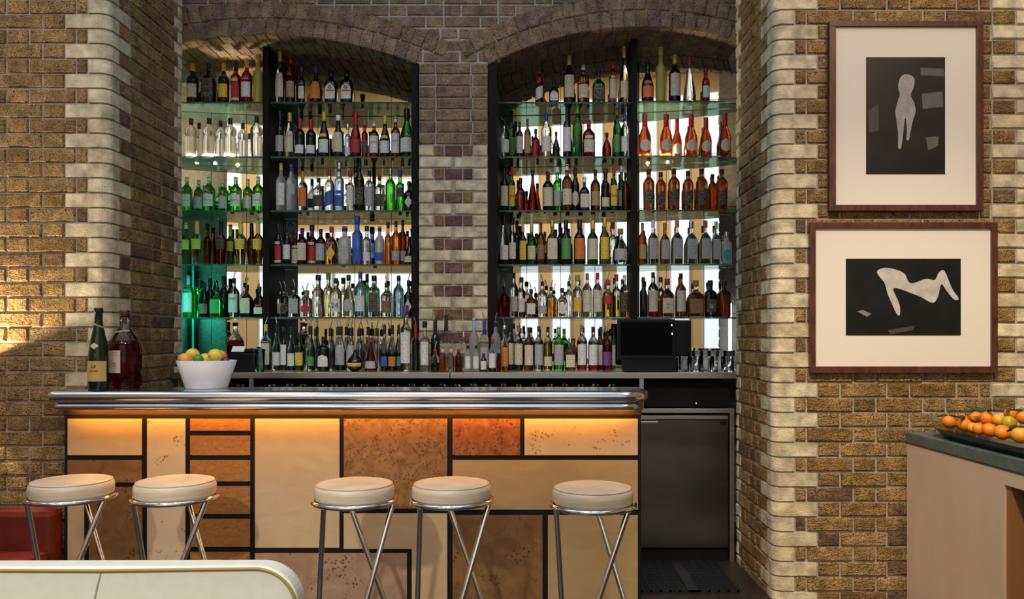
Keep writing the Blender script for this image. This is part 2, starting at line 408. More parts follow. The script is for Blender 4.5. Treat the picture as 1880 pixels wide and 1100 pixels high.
def fill(length, first, mm=M_STOCK):
    """alternate stretcher/header to exactly fill a length"""
    row, u, k = [], 0, first
    while u < length-.03:
        L = ST if k % 2 == 0 else HD
        if length-u-L < .07: L = length-u
        L = min(L, length-u); row.append((L, mm)); u += L; k += 1
    return row
LZ, RZ = .027, .048
for c in range(-1, 46):
    z = LZ+c*CO; long = c % 2 == 0
    o = obj('quoin', QL[0 if long else 1], wall_left, (0, 0, 0)); o.location = (XL, FY, z+.005)
    if long:
        row = [(.226+.006, None), (HD, M_STOCK), (ST, M_STOCK), (HD, M_STOCK), (ST, M_STOCK)]
    else:
        row = [(.108+.006, None), (.060, M_STOCK), (ST, M_STOCK), (HD, M_STOCK), (ST, M_STOCK), (HD, M_STOCK)]
    u = 0
    for (L, m) in row:
        if m is not None and XL-u > -3.05:
            obj('brick', brick_mesh(L-.010, var=R.randrange(3), m=m), wall_left, (XL-u-L+.005, FY+(R.random()-.5)*.003, z+.005))
        u += L
    # return face, looking to +X
    q = .108 if long else .226; e = .112 if long else .060
    inner = LB-FY-q-e-.006
    row = [(q+.006, None)]+fill(inner, R.randrange(2), M_STOCK)+[(e, M_PALE)]
    lay(wall_lr, 0, z, row, lambda u: (XL, FY+u, 0), PI/2)
# ---- right pillar
wall_right = pillar_core('wall_right', ROOM_X1, XR, RB-.002, 1)
wall_rr = struct(box('wall_right_return', XR+.0085, XR+.02, FY+.07, RB-.001, 0, 4.0, M_MORTAR))
for c in range(-1, 46):
    z = RZ+c*CO; long = c % 2 == 1
    obj('quoin', QR[0 if long else 1], wall_right, (XR, FY, z+.005))
    pale_at = 2.42 if long else 2.55
    if long: row = [(.226+.006, None), (HD, M_STOCK)]+[(ST, M_STOCK), (HD, M_STOCK)]*4
    else: row = [(.108+.006, None), (.060, M_STOCK)]+[(ST, M_STOCK), (HD, M_STOCK)]*4
    u = 0
    for (L, m) in row:
        if m is not None:
            x0 = XR+u
            if x0 >= pale_at-.03: break
            if x0+L > pale_at or pale_at-x0-L < .05: L = pale_at-x0
            obj('brick', brick_mesh(round(L-.010, 3), var=R.randrange(3), m=m), wall_right, (x0+.005, FY+(R.random()-.5)*.003, z+.005))
        u += L
    obj('brick', brick_mesh(.236, var=R.randrange(3), m=M_PALE), wall_right, (pale_at+.005, FY, z+.005))
    q = .108 if long else .226; e = .112 if long else .060
    inner = RB-FY-q-e-.006
    row = [(e, M_PALE)]+fill(inner, R.randrange(2), M_STOCK)+[(q+.006, None)]
    # looking to -X: u runs from the far end towards the viewer
    lay(wall_rr, 0, z, row, lambda u: (XR, RB-u, 0), -PI/2)
# ---- back wall with two arched niches
PXL, PXR = -.735, -.265            # the pier between the niches
HW = 1.03                          # half width of a niche
AC = (PXL-HW, PXR+HW)              # arch centres
ZP = (PZ(65, BY), PZ(50, BY))      # crowns
ZS = PZ(119, BY)
ARC = []
for k in range(2):
    rise = ZP[k]-ZS; Rr = (HW*HW+rise*rise)/(2*rise); ARC.append((AC[k], ZP[k]-Rr, Rr))
body = []
BX0, BX1, BT = -4.2, 3.6, 4.4
NB = 5.95
vs, fs = [], []
def quad(a, b, c, d):
    k = len(vs); vs.extend([a, b, c, d]); fs.append((k, k+1, k+2, k+3))
f = BY+.010
edges = [BX0, AC[0]-HW, PXL, PXR, AC[1]+HW, BX1]
quad((edges[0], f, 0), (edges[1], f, 0), (edges[1], f, BT), (edges[0], f, BT))
quad((edges[2]+.006, f, 0), (edges[3]-.006, f, 0), (edges[3]-.006, f, BT), (edges[2]+.006, f, BT))
quad((edges[4], f, 0), (edges[5], f, 0), (edges[5], f, BT), (edges[4], f, BT))
quad((edges[2]+.004, NB, 0), (edges[2]+.004, f, 0), (edges[2]+.004, f, BT), (edges[2]+.004, NB, BT))
quad((edges[3]-.004, f, 0), (edges[3]-.004, NB, 0), (edges[3]-.004, NB, BT), (edges[3]-.004, f, BT))
quad((edges[1], f, 0), (edges[1], NB, 0), (edges[1], NB, BT), (edges[1], f, BT))
quad((edges[4], NB, 0), (edges[4], f, 0), (edges[4], f, BT), (edges[4], NB, BT))
quad((BX0, NB, 0), (BX1, NB, 0), (BX1, NB, BT), (BX0, NB, BT))
for k, (cx, zc, Rr) in enumerate(ARC):
    n = 24; a0 = math.asin(HW/Rr); rr = Rr+.012
    pts = [(cx+rr*math.sin(-a0+2*a0*i/n), zc+rr*math.cos(-a0+2*a0*i/n)) for i in range(n+1)]
    for p, q in zip(pts, pts[1:]):
        quad((p[0], f, p[1]), (q[0], f, q[1]), (q[0], f, BT), (p[0], f, BT))
        quad((p[0], f, p[1]), (p[0], NB, p[1]), (q[0], NB, q[1]), (q[0], f, q[1]))
wall_back = struct(obj('wall_back', mesh('wall_back', vs, fs, M_MORTAR)))
struct(box('wall_end', ROOM_X0, ROOM_X1, 6.0, 6.15, 0, ROOM_H, M_MORTAR))
struct(box('wall_above', ROOM_X0, ROOM_X1, BY+.05, 5.98, BT-.02, ROOM_H, M_MORTAR))
# pier bricks
PW = PXR-PXL
for c in range(8, 44):
    z = c*CO+.012
    if z > ZS+.28: break
    y = CY-(z+.03-CH)/BY*F
    pale = y > 268
    if pale and c % 2 == 0:
        row = [(.228, M_PALE), (PW-.456, None), (.228, M_PALE)]
    elif pale:
        row = [(.104, M_PALE), (.070, M_DARKB), (.122, M_DARKB), (PW-.40, M_DARKB), (.104, M_PALE)]
    else:
        row = fill(PW, c, M_ARCH) if c % 2 else [(.115, M_ARCH), (.235, M_ARCH), (PW-.35, M_ARCH)]
    if z > ZS-.02:                                   # widening above the springing
        w = min(.9, PW+2*(z-ZS+.04)*1.6)
        row = fill(w, c, M_ARCH)
        lay(wall_back, -w/2, z, row, lambda u: ((PXL+PXR)/2+u, BY+.006, 0), 0)
    else:
        lay(wall_back, 0, z, row, lambda u: (PXL+u, BY+(R.random()-.5)*.004, 0), 0)
# spandrel courses higher up
for c in range(int((ZS+.26)/CO), int((ZS+.26)/CO)+5):
    z = c*CO+.012
    lay(wall_back, 0, z, fill(4.3, c, M_ARCH), lambda u: (-2.75+u, BY+.004, 0), 0)
# arch rings: two header rings on the face, and the soffit running back
def voussoir(cx, zc, r0, r1, a0, a1, y0, y1, parent, m=M_ARCH):
    g = .0045/r0; a0 += g; a1 -= g; j = (R.random()-.5)*.006; e = .006
    P = lambda r, a, y: (cx+r*math.sin(a), y, zc+r*math.cos(a))
    vs = [P(r0, a0, y0+j+e), P(r0, a1, y0+j+e), P(r1, a1, y0+j+e), P(r1, a0, y0+j+e), P(r0, a0, y1), P(r0, a1, y1), P(r1, a1, y1), P(r1, a0, y1)]
    da = e/r0
    vs += [P(r0+e, a0+da, y0+j), P(r0+e, a1-da, y0+j), P(r1-e, a1-da, y0+j), P(r1-e, a0+da, y0+j)]
    ctr = vs[0]; vs = [(x-ctr[0], y-ctr[1], z-ctr[2]) for (x, y, z) in vs]
    fs = [(4, 5, 6, 7)[::-1], (0, 4, 5, 1), (1, 5, 6, 2), (2, 6, 7, 3), (3, 7, 4, 0), (0, 1, 9, 8), (1, 2, 10, 9), (2, 3, 11, 10), (3, 0, 8, 11), (8, 9, 10, 11)]
    obj('brick', mesh('brick', vs, fs, m), parent, ctr)
for k, (cx, zc, Rr) in enumerate(ARC):
    tr = struct(bpy.data.objects.new('trim_%d' % (k+1), None)); COL.objects.link(tr)
    amax = math.asin(HW/Rr)
    lo, hi = (-.66*amax, amax) if k == 0 else (-amax, .62*amax)
    for ring in range(2):
        r0 = Rr+ring*.116+.001; r1 = r0+.107; st = .079/r0
        a = lo if ring == 0 else lo-.03
        end = hi if ring == 0 else hi+.05*(1 if k == 0 else 0)
        if k == 1 and ring == 1: a = lo-.05
        while a < end-.4*st:
            mx = cx+r0*math.sin(a+st/2)
            if (k == 0 and mx > -.545) or (k == 1 and mx < -.455): a += st; continue
            voussoir(cx, zc, r0, r1, a, a+st, BY-.008+(.0 if ring == 0 else .004), BY+.11, tr); a += st
    # soffit behind the first ring
    for d in range(3):
        r0 = Rr+.001; st = .079/r0; a = lo+(.5*st if d % 2 == 0 else 0); y0 = BY+.112+d*.236
        while a < hi:
            voussoir(cx, zc, r0, r0+.05, a, min(a+st, hi), y0, min(y0+.228, NB), tr); a += st
# ---- mirrors of square tiles at the back of each niche
def mirror_line(pts, cols, name, label):
    """pts: plan polyline; cols: plan distance of each tile"""
    t = thing(name, label, 'mirror', (pts[0][0], pts[0][1], 1.16))
    o = Vector((pts[0][0], pts[0][1], 1.16))
    for (a, b, n) in pts_seg(pts, cols):
        a, b = Vector((*a, 0)), Vector((*b, 0)); d = (b-a)/n; g = d.normalized()*.0018
        nn = Vector((d.y, -d.x, 0)).normalized()       # towards the viewer
        for i in range(n):
            p, q = a+d*i+g, a+d*(i+1)-g
            z = 1.165
            while z < 3.44:
                z1 = z+.382
                zz0, zz1 = z+.0018, z1-.0018
                vs = [(p.x, p.y, zz0), (q.x, q.y, zz0), (q.x, q.y, zz1), (p.x, p.y, zz1)]
                bk = [tuple(Vector(v)-nn*.006) for v in vs]
                vs = [tuple(Vector(v)-o) for v in vs+bk]
                obj('mirror_tile', mesh('mirror_tile', vs, [(0, 1, 2, 3), (0, 4, 5, 1), (1, 5, 6, 2), (2, 6, 7, 3), (3, 7, 4, 0)], M_MIRROR), t)
                z = z1
    return t
def pts_seg(pts, cols): return [(pts[i], pts[i+1], cols[i]) for i in range(len(pts)-1)]
UL, UR = PX(489, 5.515), PX(1164, 5.515)              # black uprights
MLX, MRX = AC[0]-HW+.02, AC[1]+HW-.02
mirror_line([(MLX, MY-(UL-MLX)*math.tan(math.radians(10.4))), (UL, MY), (PXL-.004, MY)], [4, 4], 'tiled_mirror', 'tiled mirror behind the shelves of the arch nearer the fruit bowl')
yC = MY-(UR-PXR)*math.tan(math.radians(4.5))
mirror_line([(PXR+.004, MY), (UR, yC), (MRX, yC-(MRX-UR)*math.tan(math.radians(9.5)))], [4, 4], 'tiled_mirror', 'tiled mirror behind the shelves of the arch above the till')
# ================================================================== BACK BAR
SF = 5.53                                             # shelf fronts
def box_thing(name, x0, x1, y0, y1, z0, z1, m, label, cat, group=None, bev=0):
    return tag(box(name, x0, x1, y0, y1, z0, z1, m, None, bev), label, cat, group)
CT = 1.162                                            # back counter top
for (x, arch, top) in ((UL, 'fruit bowl', PZ(86, 5.515)), (UR, 'till', PZ(70, 5.515))):
    t = thing('shelf_upright', 'tall black upright panel dividing the shelves %s' % ('nearer the fruit bowl' if x < -1 else 'above the till'), 'upright', (x, 5.515, CT))
    y1 = MY-.006 if x < -1 else yC-.006
    box('panel', x-.019, x+.019, 5.515, y1, CT, top, M_BLACKMETAL, t)
    box('front_edge', x-.0215, x+.0215, 5.503, 5.514, CT, top, M_BLACKMETAL, t)
    zr = top
for (x0, x1, nm) in ((PXL-.043, PXL-.002, 'fruit bowl'), (PXR+.002, PXR+.055, 'till')):
    box_thing('edge_post', x0, x1, BY-.012, MY-.008, CT, ZS-.005, M_BLACKMETAL, 'black post against the brick pier on the side of the %s arch' % nm, 'post')
SHY = [187, 287, 386, 485, 582]
SZ = [PZ(y, SF) for y in SHY]                         # tops of the five shelves, from the top down
NUM = ['fifth', 'fourth', 'third', 'second', 'first']
def mirror_y(x):
    if x < UL: return MY-(UL-x)*math.tan(math.radians(10.4))
    if x < PXR: return MY
    if x < UR: return MY-(x-PXR)*math.tan(math.radians(4.5))
    return yC-(x-UR)*math.tan(math.radians(9.5))
for i, z in enumerate(SZ):
    for bay, (x0, x1, desc) in enumerate(((MLX+.05, UL-.022, 'narrow bay behind the fruit bowl'), (UL+.022, PXL-.046, 'wide bay between upright and pier, fruit bowl side'),
                                          (PXR+.058, UR-.022, 'wide bay between pier and upright, till side'), (UR+.022, MRX-.05, 'narrow bay above the till'))):
        yf = SF if bay != 3 else SF-.025
        if bay == 3:
            xe = PX(1338, yf); poly = [(x0, yf), (xe-.10, yf), (xe-.03, yf+.015), (xe+.05, yf+.05), (x1, yf+.07), (x1, mirror_y(x1)-.01), (x0, mirror_y(x0)-.01)]
        else: poly = [(x0, yf), (x1, yf), (x1, mirror_y(x1)-.01), (x0, mirror_y(x0)-.01)]
        c = ((x0+x1)/2, yf, z-.012)
        me = prism('glass_shelf', [(p[0]-c[0], p[1]-c[1]) for p in poly], 0, .012, M_SHELF)
        tag(obj('glass_shelf', me, None, c), 'glass shelf, %s above the counter, %s' % (NUM[i], desc), 'shelf', 'glass shelves')
# counter
CF = 4.87
XC1 = XR-.006; XC0 = XL+.006
seam = PX(826, CF)
ct = thing('back_counter', 'brushed steel back counter under the bottle shelves', 'counter', (0, CF, 0))
for (a, b) in ((XC0, seam-.002), (seam+.002, XC1)):
    box('fascia', a, b, CF, CF+.03, CT-.036, CT, M_BRUSH, ct, .002)
    box('worktop', a, b, CF+.03, BY-.014, CT-.02, CT-.001, M_BRUSH, ct)
for poly in ([(MLX+.01, BY-.013), (PXL-.001, BY-.013), (PXL-.001, MY-.012), (UL, MY-.012), (MLX+.01, mirror_y(MLX)-.012)],
             [(PXR+.001, BY-.013), (MRX-.01, BY-.013), (MRX-.01, mirror_y(MRX)-.012), (UR, yC-.012), (PXR+.001, MY-.012)]):
    obj('niche_top', prism('niche_top', [(p[0], p[1]-CF) for p in poly], CT-.02, CT-.001, M_BRUSH), ct)
for x in (PX(461, CF), PX(1178, CF)):
    box('support_post', x-.013, x+.013, CF+.004, CF+.014, .02 if x < 0 else PZ(749.5, 4.9), CT-.036, M_BRUSH, ct)
box('back_board', XC0, XC1, BY-.06, BY-.03, 0, CT-.03, M_BLACKMETAL, ct)
box('under_shelf', XC0, PX(1140, CF), CF+.02, BY-.07, .965, .985, M_BRUSH, ct)
box('plinth', XC0, PX(1140, CF), CF+.06, CF+.09, 0, .965, M_BLACKMETAL, ct)
# glass tumblers, some upside down under the counter
M_GLASS = mat('clear_glass', (.98, .99, 1), .02, 0, 1, 1.18)
M_TEALG = mat('glass_tumbler', (.80, 1, .97), .02, 0, 1, 1.2)
tum = lathe('tumbler', [(0, 0), (.029, 0), (.031, .004), (.036, .098), (.0335, .098), (.028, .012), (0, .010)], 14, m=M_GLASS)
tum2 = lathe('tumbler', [(0, 0), (.026, 0), (.028, .004), (.033, .125), (.0305, .125), (.025, .012), (0, .010)], 14, m=M_TEALG)
k = 0
NW = 'one two three four five six seven eight nine ten eleven twelve thirteen fourteen fifteen sixteen seventeen eighteen nineteen twenty twenty-one twenty-two twenty-three twenty-four twenty-five twenty-six'.split()
_u = [-1]
def len_under(): _u[0] += 1; return _u[0]
for i in range(25):
    x = PX(440+i*28.5, CF+.08)
    if abs(x-PX(461, CF)) < .05: continue
    tag(obj('tumbler', tum, None, (x, CF+.1+(i % 2)*.05, .986)), 'clear tumbler under the back counter, number %s counting from the receipt printer' % NW[len_under()], 'glass', 'tumblers under the back counter')
for i, (px, yy) in enumerate([(347, 5.2), (367, 5.22), (387, 5.2), (407, 5.22), (424, 5.2), (436, 5.30), (456, 5.31), (471, 5.22), (477, 5.05)]):
    hi = px > 425
    tag(obj('tumbler', tum2, None, (PX(px, yy), yy, CT), (0, 0, 0), (1, 1, 1.15 if hi else .72)), 'tall teal-lit tumbler behind the receipt printer, on its %s side' % ('pillar' if px < 445 else 'pier') if hi and px < 470 else
        ('teal-lit tumbler between printer and bottles, %s' % ('farther back' if px < 475 else 'at the counter front') if px > 465 else 'short teal-lit tumbler behind the fruit bowl, number %s from the brick pillar' % NW[i]), 'glass', 'tumblers by the receipt printer')
for i in range(11):
    px = (1256 if i < 5 else 1266)+(i % 5 if i < 5 else i-5)*(20.5 if i < 5 else 14.5); yy = 4.97 if i < 5 else 5.075+(i % 2)*.075
    tag(obj('tumbler', tum, None, (PX(px, yy), yy, CT), (0, 0, 0), (1, 1, 1.0+.35*(i > 4))), 'clear tumbler beside the till, front row, number %s from the till' % NW[i] if i < 5 else 'taller clear tumbler beside the till, rear row, number %s from the till' % NW[i-5], 'glass', 'tumblers beside the till')
# receipt printer
pr = thing('receipt_printer', 'black receipt printer with white paper beside the fruit bowl', 'printer', (PX(444, 5.05), 5.05, CT))
x0, x1 = PX(421, 5.05), PX(466, 5.05)
box('case', x0, x1, 5.02, 5.16, CT, PZ(648, 5.05), M_PLASTIC, pr, .008)
box('lid', x0+.01, x1-.004, 5.05, 5.15, PZ(648, 5.05), PZ(641, 5.05), M_PLASTIC, pr, .006)
obj('receipt_paper', mesh('receipt_paper', [(-.055, -.035, PZ(646, 5.0)-CT), (.025, -.035, PZ(646, 5.0)-CT), (.022, .0, PZ(636, 5.05)-CT), (-.058, .0, PZ(636, 5.05)-CT)], [(0, 1, 2, 3)], M_PAPER), pr)
# till monitor
mo = thing('till_monitor', 'black touch screen till on the back counter', 'till', (PX(1200, 5.0), 5.0, CT))
mx0, mx1, mz0, mz1 = PX(1134, 5.0), PX(1240, 5.0), PZ(661, 5.0), PZ(586, 5.0)
box('bezel', mx0, mx1, 5.0, 5.045, mz0, mz1, M_PLASTIC, mo, .006)
box('screen', mx0+.02, mx1-.02, 4.998, 5.001, mz0+.03, mz1-.02, mat('dark_screen', (.001, .001, .002), .3, spec=.05), mo)
box('housing', mx1-.14, mx1+.11, 5.046, 5.14, mz0+.02, mz1-.005, M_PLASTIC, mo, .01)
box('base', mx0+.04, mx1+.02, 5.0, 5.14, CT, mz0+.02, M_PLASTIC, mo, .01)
for (px, py, m_) in ((1233, 597, 'g'), (1234, 613, 'w')):
    box('indicator_light', PX(px, 5)-.004, PX(px, 5)+.004, 4.9965, 4.9995, PZ(py, 5)-.006, PZ(py, 5)+.006, mat('indicator_'+m_, (.3, .8, .2) if m_ == 'g' else (.8, .8, .7), .4, emit=1.2), mo)
# fridge
fr = thing('under_counter_fridge', 'brushed steel under counter fridge below the till', 'fridge', (PX(1250, 4.9), 4.9, 0))
fx0, fx1 = PX(1150, 4.9), PX(1336, 4.9)
box('carcass', fx0, PX(1347, 4.9), 4.93, BY-.07, .09, PZ(752, 4.9), M_BLACKMETAL, fr)
box('top_rail', fx0, PX(1347, 4.9), 4.885, 4.93, PZ(758, 4.9), PZ(750, 4.9), M_BRUSH, fr, .002)
box('door_rail', fx0, fx1, 4.89, 4.93, PZ(770, 4.9), PZ(763, 4.9), M_BRUSH, fr, .002)
d = box('door', fx0, fx1, 4.89, 4.93, PZ(1005, 4.9), PZ(772, 4.9), M_DOOR, fr, .003)
hd = box('handle', PX(1176, 4.88), PX(1208, 4.88), 4.872, 4.892, PZ(778, 4.88), PZ(774, 4.88), M_CHROME, fr, .002)
box('hinge', PX(1323, 4.88), PX(1334, 4.88), 4.882, 4.892, PZ(780, 4.88), PZ(774, 4.88), M_BLACKMETAL, fr, .002)
box('kick_plate', fx0, fx1, 4.905, 4.93, 0, PZ(1006, 4.9), M_BLACKMETAL, fr)
box('side_post', PX(1339, 4.9), PX(1347, 4.9), 4.885, 4.93, 0, PZ(758, 4.9), M_BRUSH, fr, .002)
ap = thing('counter_appliance', 'black appliance in the gap between counter and fridge', 'appliance', (PX(1250, 4.92), 4.92, PZ(750, 4.9)))
box('case', PX(1184, 4.92), PX(1342, 4.92), 4.935, 5.2, PZ(748, 4.92), PZ(700, 4.92), M_BLACKMETAL, ap, .006)
obj('knob', lathe('knob', [(0, 0), (.009, 0), (.009, .010), (0, .012)], 12, m=M_CHROME), ap, (PX(1279, 4.92)-PX(1250, 4.92), .014, PZ(741, 4.92)-PZ(750, 4.9)), (PI/2, 0, 0))
# rubber floor mat
mt = thing('rubber_mat', 'perforated black rubber mat on the floor behind the bar', 'mat', (.85, 4.56, 0))
mx0, mx1, my0, my1 = .50, XR-.14, 4.28, 4.86
box('border', mx0, mx1, my0, my1, .001, .006, M_RUBBER, mt)
bars = [(mx0+i*.052, mx0+i*.052+.012, my0, my1, .006, .016) for i in range(int((mx1-mx0)/.052)+1)]
bars += [(mx0, mx1, my0+i*.032, my0+i*.032+.010, .006, .016) for i in range(int((my1-my0)/.032)+1)]
bars += [(mx0+.36, mx0+.42, my0, my1, .006, .018)]
me = boxes('lattice', [(a-.85, b-.85, c-4.56, d_-4.56, e, g) for (a, b, c, d_, e, g) in bars], M_RUBBER)
o = obj('lattice', me, mt); o['kind'] = 'stuff'
# shelf lights behind the bottles
bulb = sphere('lamp', .015, M_BULB, u=10, v=6)
for (px, py, bay) in ((352, 272, 0), (384, 274, 0), (424, 276, 0), (1188, 270, 1), (1226, 270, 1)):
    yb = 5.66 if bay == 0 else 5.62
    z = SZ[1]+.003
    t = thing('shelf_light', 'small glaring lamp behind %s, %s from the upright' % ('the cut glass decanters' if bay == 0 else 'red capped liqueur bottles', {352: 'third', 384: 'second', 424: 'first', 1188: 'first', 1226: 'second'}[px]), 'lamp', (PX(px, yb), yb, z), 'small shelf lamps')
    obj('base', lathe('base', [(0, 0), (.014, 0), (.014, .01), (0, .012)], 10, m=M_BLACKMETAL), t)
    obj('bulb', bulb, t, (0, 0, .03 if bay == 0 else .032))
tt = thing('teal_tube_light', 'teal tube light fixed behind the brick pillar', 'lamp', (XL-.25, LB+.10, 1.25))
obj('tube', tube('tube', [(0, 0, 0), (0, 0, .80)], .008, mat('teal_tube', (.02, .2, .16), .5, emit=.45, ecol=(.02, .80, .55)), 8), tt)
box('holder', XL-.29, XL-.21, LB+.02, LB+.085, 1.25, 2.05, M_BLACKMETAL, tt)
point('teal_tube_glow', (XL-.25, LB+.14, 1.6), 6.5, (.03, .85, .60), .05)
wt = thing('white_tube_light', 'short white tube light behind the pillar by the till', 'lamp', (XR+.10, RB+.10, 1.20))
obj('tube', tube('tube', [(0, 0, 0), (0, 0, .45)], .012, mat('white_tube', (.9, .95, 1), .5, emit=7, ecol=(.85, .93, 1)), 8), wt)
# ================================================================== THE BAR
BT_Z = 1.11; NR = .0315
bar = thing('bar_counter', 'bar with patchwork wood veneer front and polished steel top', 'bar', (-.9, 4.1, 0))
PB = 4.10
def rail_path(yf, xl, xr, rl, rr, z, yb_l, yb_r):
    p = [(xl, yb_l, z)]
    for k in range(7):
        t = PI/2*k/6; p.append((xl+rl-rl*math.cos(t), yf+rl-rl*math.sin(t), z))
    for k in range(9):
        t = PI/2*k/8; p.append((xr-rr+rr*math.sin(t), yf+rr-rr*math.cos(t), z))
    p.append((xr, yb_r, z)); return p
def local(pts, o): return [(p[0]-o[0], p[1]-o[1], p[2]-o[2]) for p in pts]
BO = (-.9, 4.1, 0)
YC = 3.965+NR
xl, xr = PX(90, 4.0)+NR, PX(1195, 4.03)-NR
path = rail_path(YC, xl, xr, .015, .12, BT_Z-NR, 4.150, 4.285)
obj('upper_rail', tube('upper_rail', local([(xl, YC, BT_Z-NR)]+path[8:], BO), NR, M_STEEL, 20), bar)
obj('upper_rail_return', tube('upper_rail_return', local([(xl, YC, BT_Z-NR), (xl, 4.150, BT_Z-NR)], BO), NR, M_STEEL, 20), bar)
obj('upper_rail_end', sphere('upper_rail_end', NR, M_STEEL, u=24, v=16), bar, local([(xl, YC, BT_Z-NR)], BO)[0])
path2 = rail_path(YC-.004, xl+.022, xr-.018, .012, .10, BT_Z-2*NR-.019, 4.150, 4.285)
c2 = (xl+.022, YC-.004, BT_Z-2*NR-.019)
obj('lower_rail', tube('lower_rail', local([c2]+path2[8:], BO), .0185, M_STEEL, 16), bar)
obj('lower_rail_return', tube('lower_rail_return', local([c2, (c2[0], 4.150, c2[2])], BO), .0185, M_STEEL, 16), bar)
obj('lower_rail_end', sphere('lower_rail_end', .0185, M_STEEL, u=20, v=12), bar, local([c2], BO)[0])
top = [(xl, YC)]+[(p[0], p[1]) for p in path[8:-1]]+[(xr, 4.29), (XL+.01, 4.29), (XL+.01, 4.150), (xl, 4.150)]
obj('bar_top', prism('bar_top', [(p[0]-BO[0], p[1]-BO[1]) for p in top], BT_Z-.05, BT_Z, M_STEEL), bar)
sub = [(PX(114, PB), YC+.045), (PX(1178, PB), YC+.045), (PX(1178, PB), 4.28), (XL+.01, 4.28), (XL+.01, 4.15), (PX(112, PB), 4.15)]
obj('soffit', prism('soffit', [(p[0]-BO[0], p[1]-BO[1]) for p in sub], BT_Z-.078, BT_Z-.051, mat('soffit_board', (.55, .45, .33), .6)), bar)
bx0, bx1 = PX(118, PB), PX(1177, PB)
body = [(bx0, PB+.004), (bx1, PB+.004), (bx1, 4.27), (XL+.012, 4.27), (XL+.012, 4.148), (bx0, 4.148)]
zt = PZ(762, PB)
obj('body', prism('body', [(p[0]-BO[0], p[1]-BO[1]) for p in body], 0, zt, M_BLACK), bar)
BOT = 1112
PANELS = [(124, 260, 769, 836, M_MAPLE), (124, 260, 845, 886, M_BURL2), (124, 154, 894, BOT, M_MAPLE), (163, 261, 894, BOT, M_BURL2),
    (270, 340, 769, BOT, M_MAPPA), (349, 459, 769, 791, M_LACE), (349, 459, 800, 836, M_LACE), (349, 459, 845, 884, M_LACE), (349, 459, 893, 944, M_LACE),
    (349, 459, 953, 1004, M_LACE), (349, 459, 1014, BOT, M_LACE), (468, 623, 769, 1006, M_MAPLE), (468, 747, 1016, BOT, M_PINKBURL), (631, 821, 769, 934, M_BURL),
    (831, 955, 769, 836, M_REDBURL), (963, 1171, 769, 836, M_MAPPA), (831, 1171, 845, 936, M_MAPLE2), (831, 996, 946, BOT, M_BURL2), (1006, 1171, 946, BOT, M_MAPLE2)]
for (a, b, c, d_, m) in PANELS:
    box('veneer_panel', PX(a, PB), PX(b, PB), PB, PB+.006, PZ(d_, PB), PZ(c, PB), m, bar)
poly = [(631, 943), (821, 943), (821, BOT), (756, BOT), (756, 1008), (631, 1008)]
poly = [(PX(a, PB)-BO[0], PZ(b, PB)) for (a, b) in poly][::-1]
obj('veneer_panel', prism('veneer_panel', poly, PB-BO[1], PB+.006-BO[1], M_MAPLE, 'y'), bar)
box('led_strip', PX(124, 4.03), PX(1160, 4.05), 4.050, 4.060, BT_Z-.086, BT_Z-.079, M_LED, bar)
box('valance', PX(117, PB), PX(1178, PB), PB+.002, PB+.02, zt+.001, BT_Z-.079, mat('valance_wood', (.045, .022, .010), .5), bar)
box('led_blocker', PX(112, 4.02), PX(1180, 4.02), YC+.012, YC+.032, BT_Z-.099, BT_Z-.0505, mat('valance_wood', (.045, .022, .010), .5), bar)  # unseen block added behind the rails to stop LED light leaking through
# ================================================================== STOOLS
def stool_parts():
    r = .177
    prof = [(0, .648), (r-.012, .648), (r-.004, .652), (r, .662), (r+.001, .69), (r-.002, .704), (r-.012, .716), (r-.03, .722), (r*.5, .725), (0, .726)]
    cush = lathe('cushion', prof, 40, m=M_LEATHER)
    ring = tube('ring', [(.184*math.cos(2*PI*k/40), .184*math.sin(2*PI*k/40), .642) for k in range(40)], .011, M_CHROME, 10, True)
    seam = tube('seam', [((r-.009)*math.cos(2*PI*k/40), (r-.009)*math.sin(2*PI*k/40), .7155) for k in range(40)], .002, M_LEATHER, 6, True)
    a, b = 0, -78*PI/180
    leg = tube('leg', [(.178*math.cos(a), .178*math.sin(a), .636), (.205*math.cos(b), .205*math.sin(b), .006)], .0122, M_CHROME, 12)
    foot = lathe('foot', [(0, 0), (.014, 0), (.014, .012), (0, .014)], 12, m=M_PLASTIC)
    plate = lathe('seat_plate', [(0, .634), (.178, .634), (.178, .647), (0, .6475)], 32, m=M_BLACKMETAL)
    return cush, ring, seam, leg, foot, plate
SP = stool_parts()
for (px, Y, th, lab) in ((132, 3.67, 105, 'cream leather bar stool in front of the red bench, chrome legs'), (322, 3.66, 99, 'cream bar stool before the narrow spotted burl strip of the bar'),
                         (651, 3.59, 115, 'cream bar stool before the large pale maple panel, second nearest middle seam'), (829, 3.60, 106, 'cream bar stool under the red brown burl panel of the bar'),
                         (1088, 3.50, 84, 'cream bar stool at the end of the bar nearest the fridge')):
    t = thing('bar_stool', lab, 'stool', (PX(px, Y), Y, 0), 'round bar stools along the bar')
    c = obj('cushion', SP[0], t); obj('seam', SP[2], c); obj('ring', SP[1], t); obj('seat_plate', SP[5], t)
    for k in range(3):
        a = math.radians(th+120*k)
        l = obj('leg', SP[3], t, (0, 0, 0), (0, 0, a)); b = -78*PI/180
        obj('foot', SP[4], l, (.205*math.cos(b), .205*math.sin(b), 0))
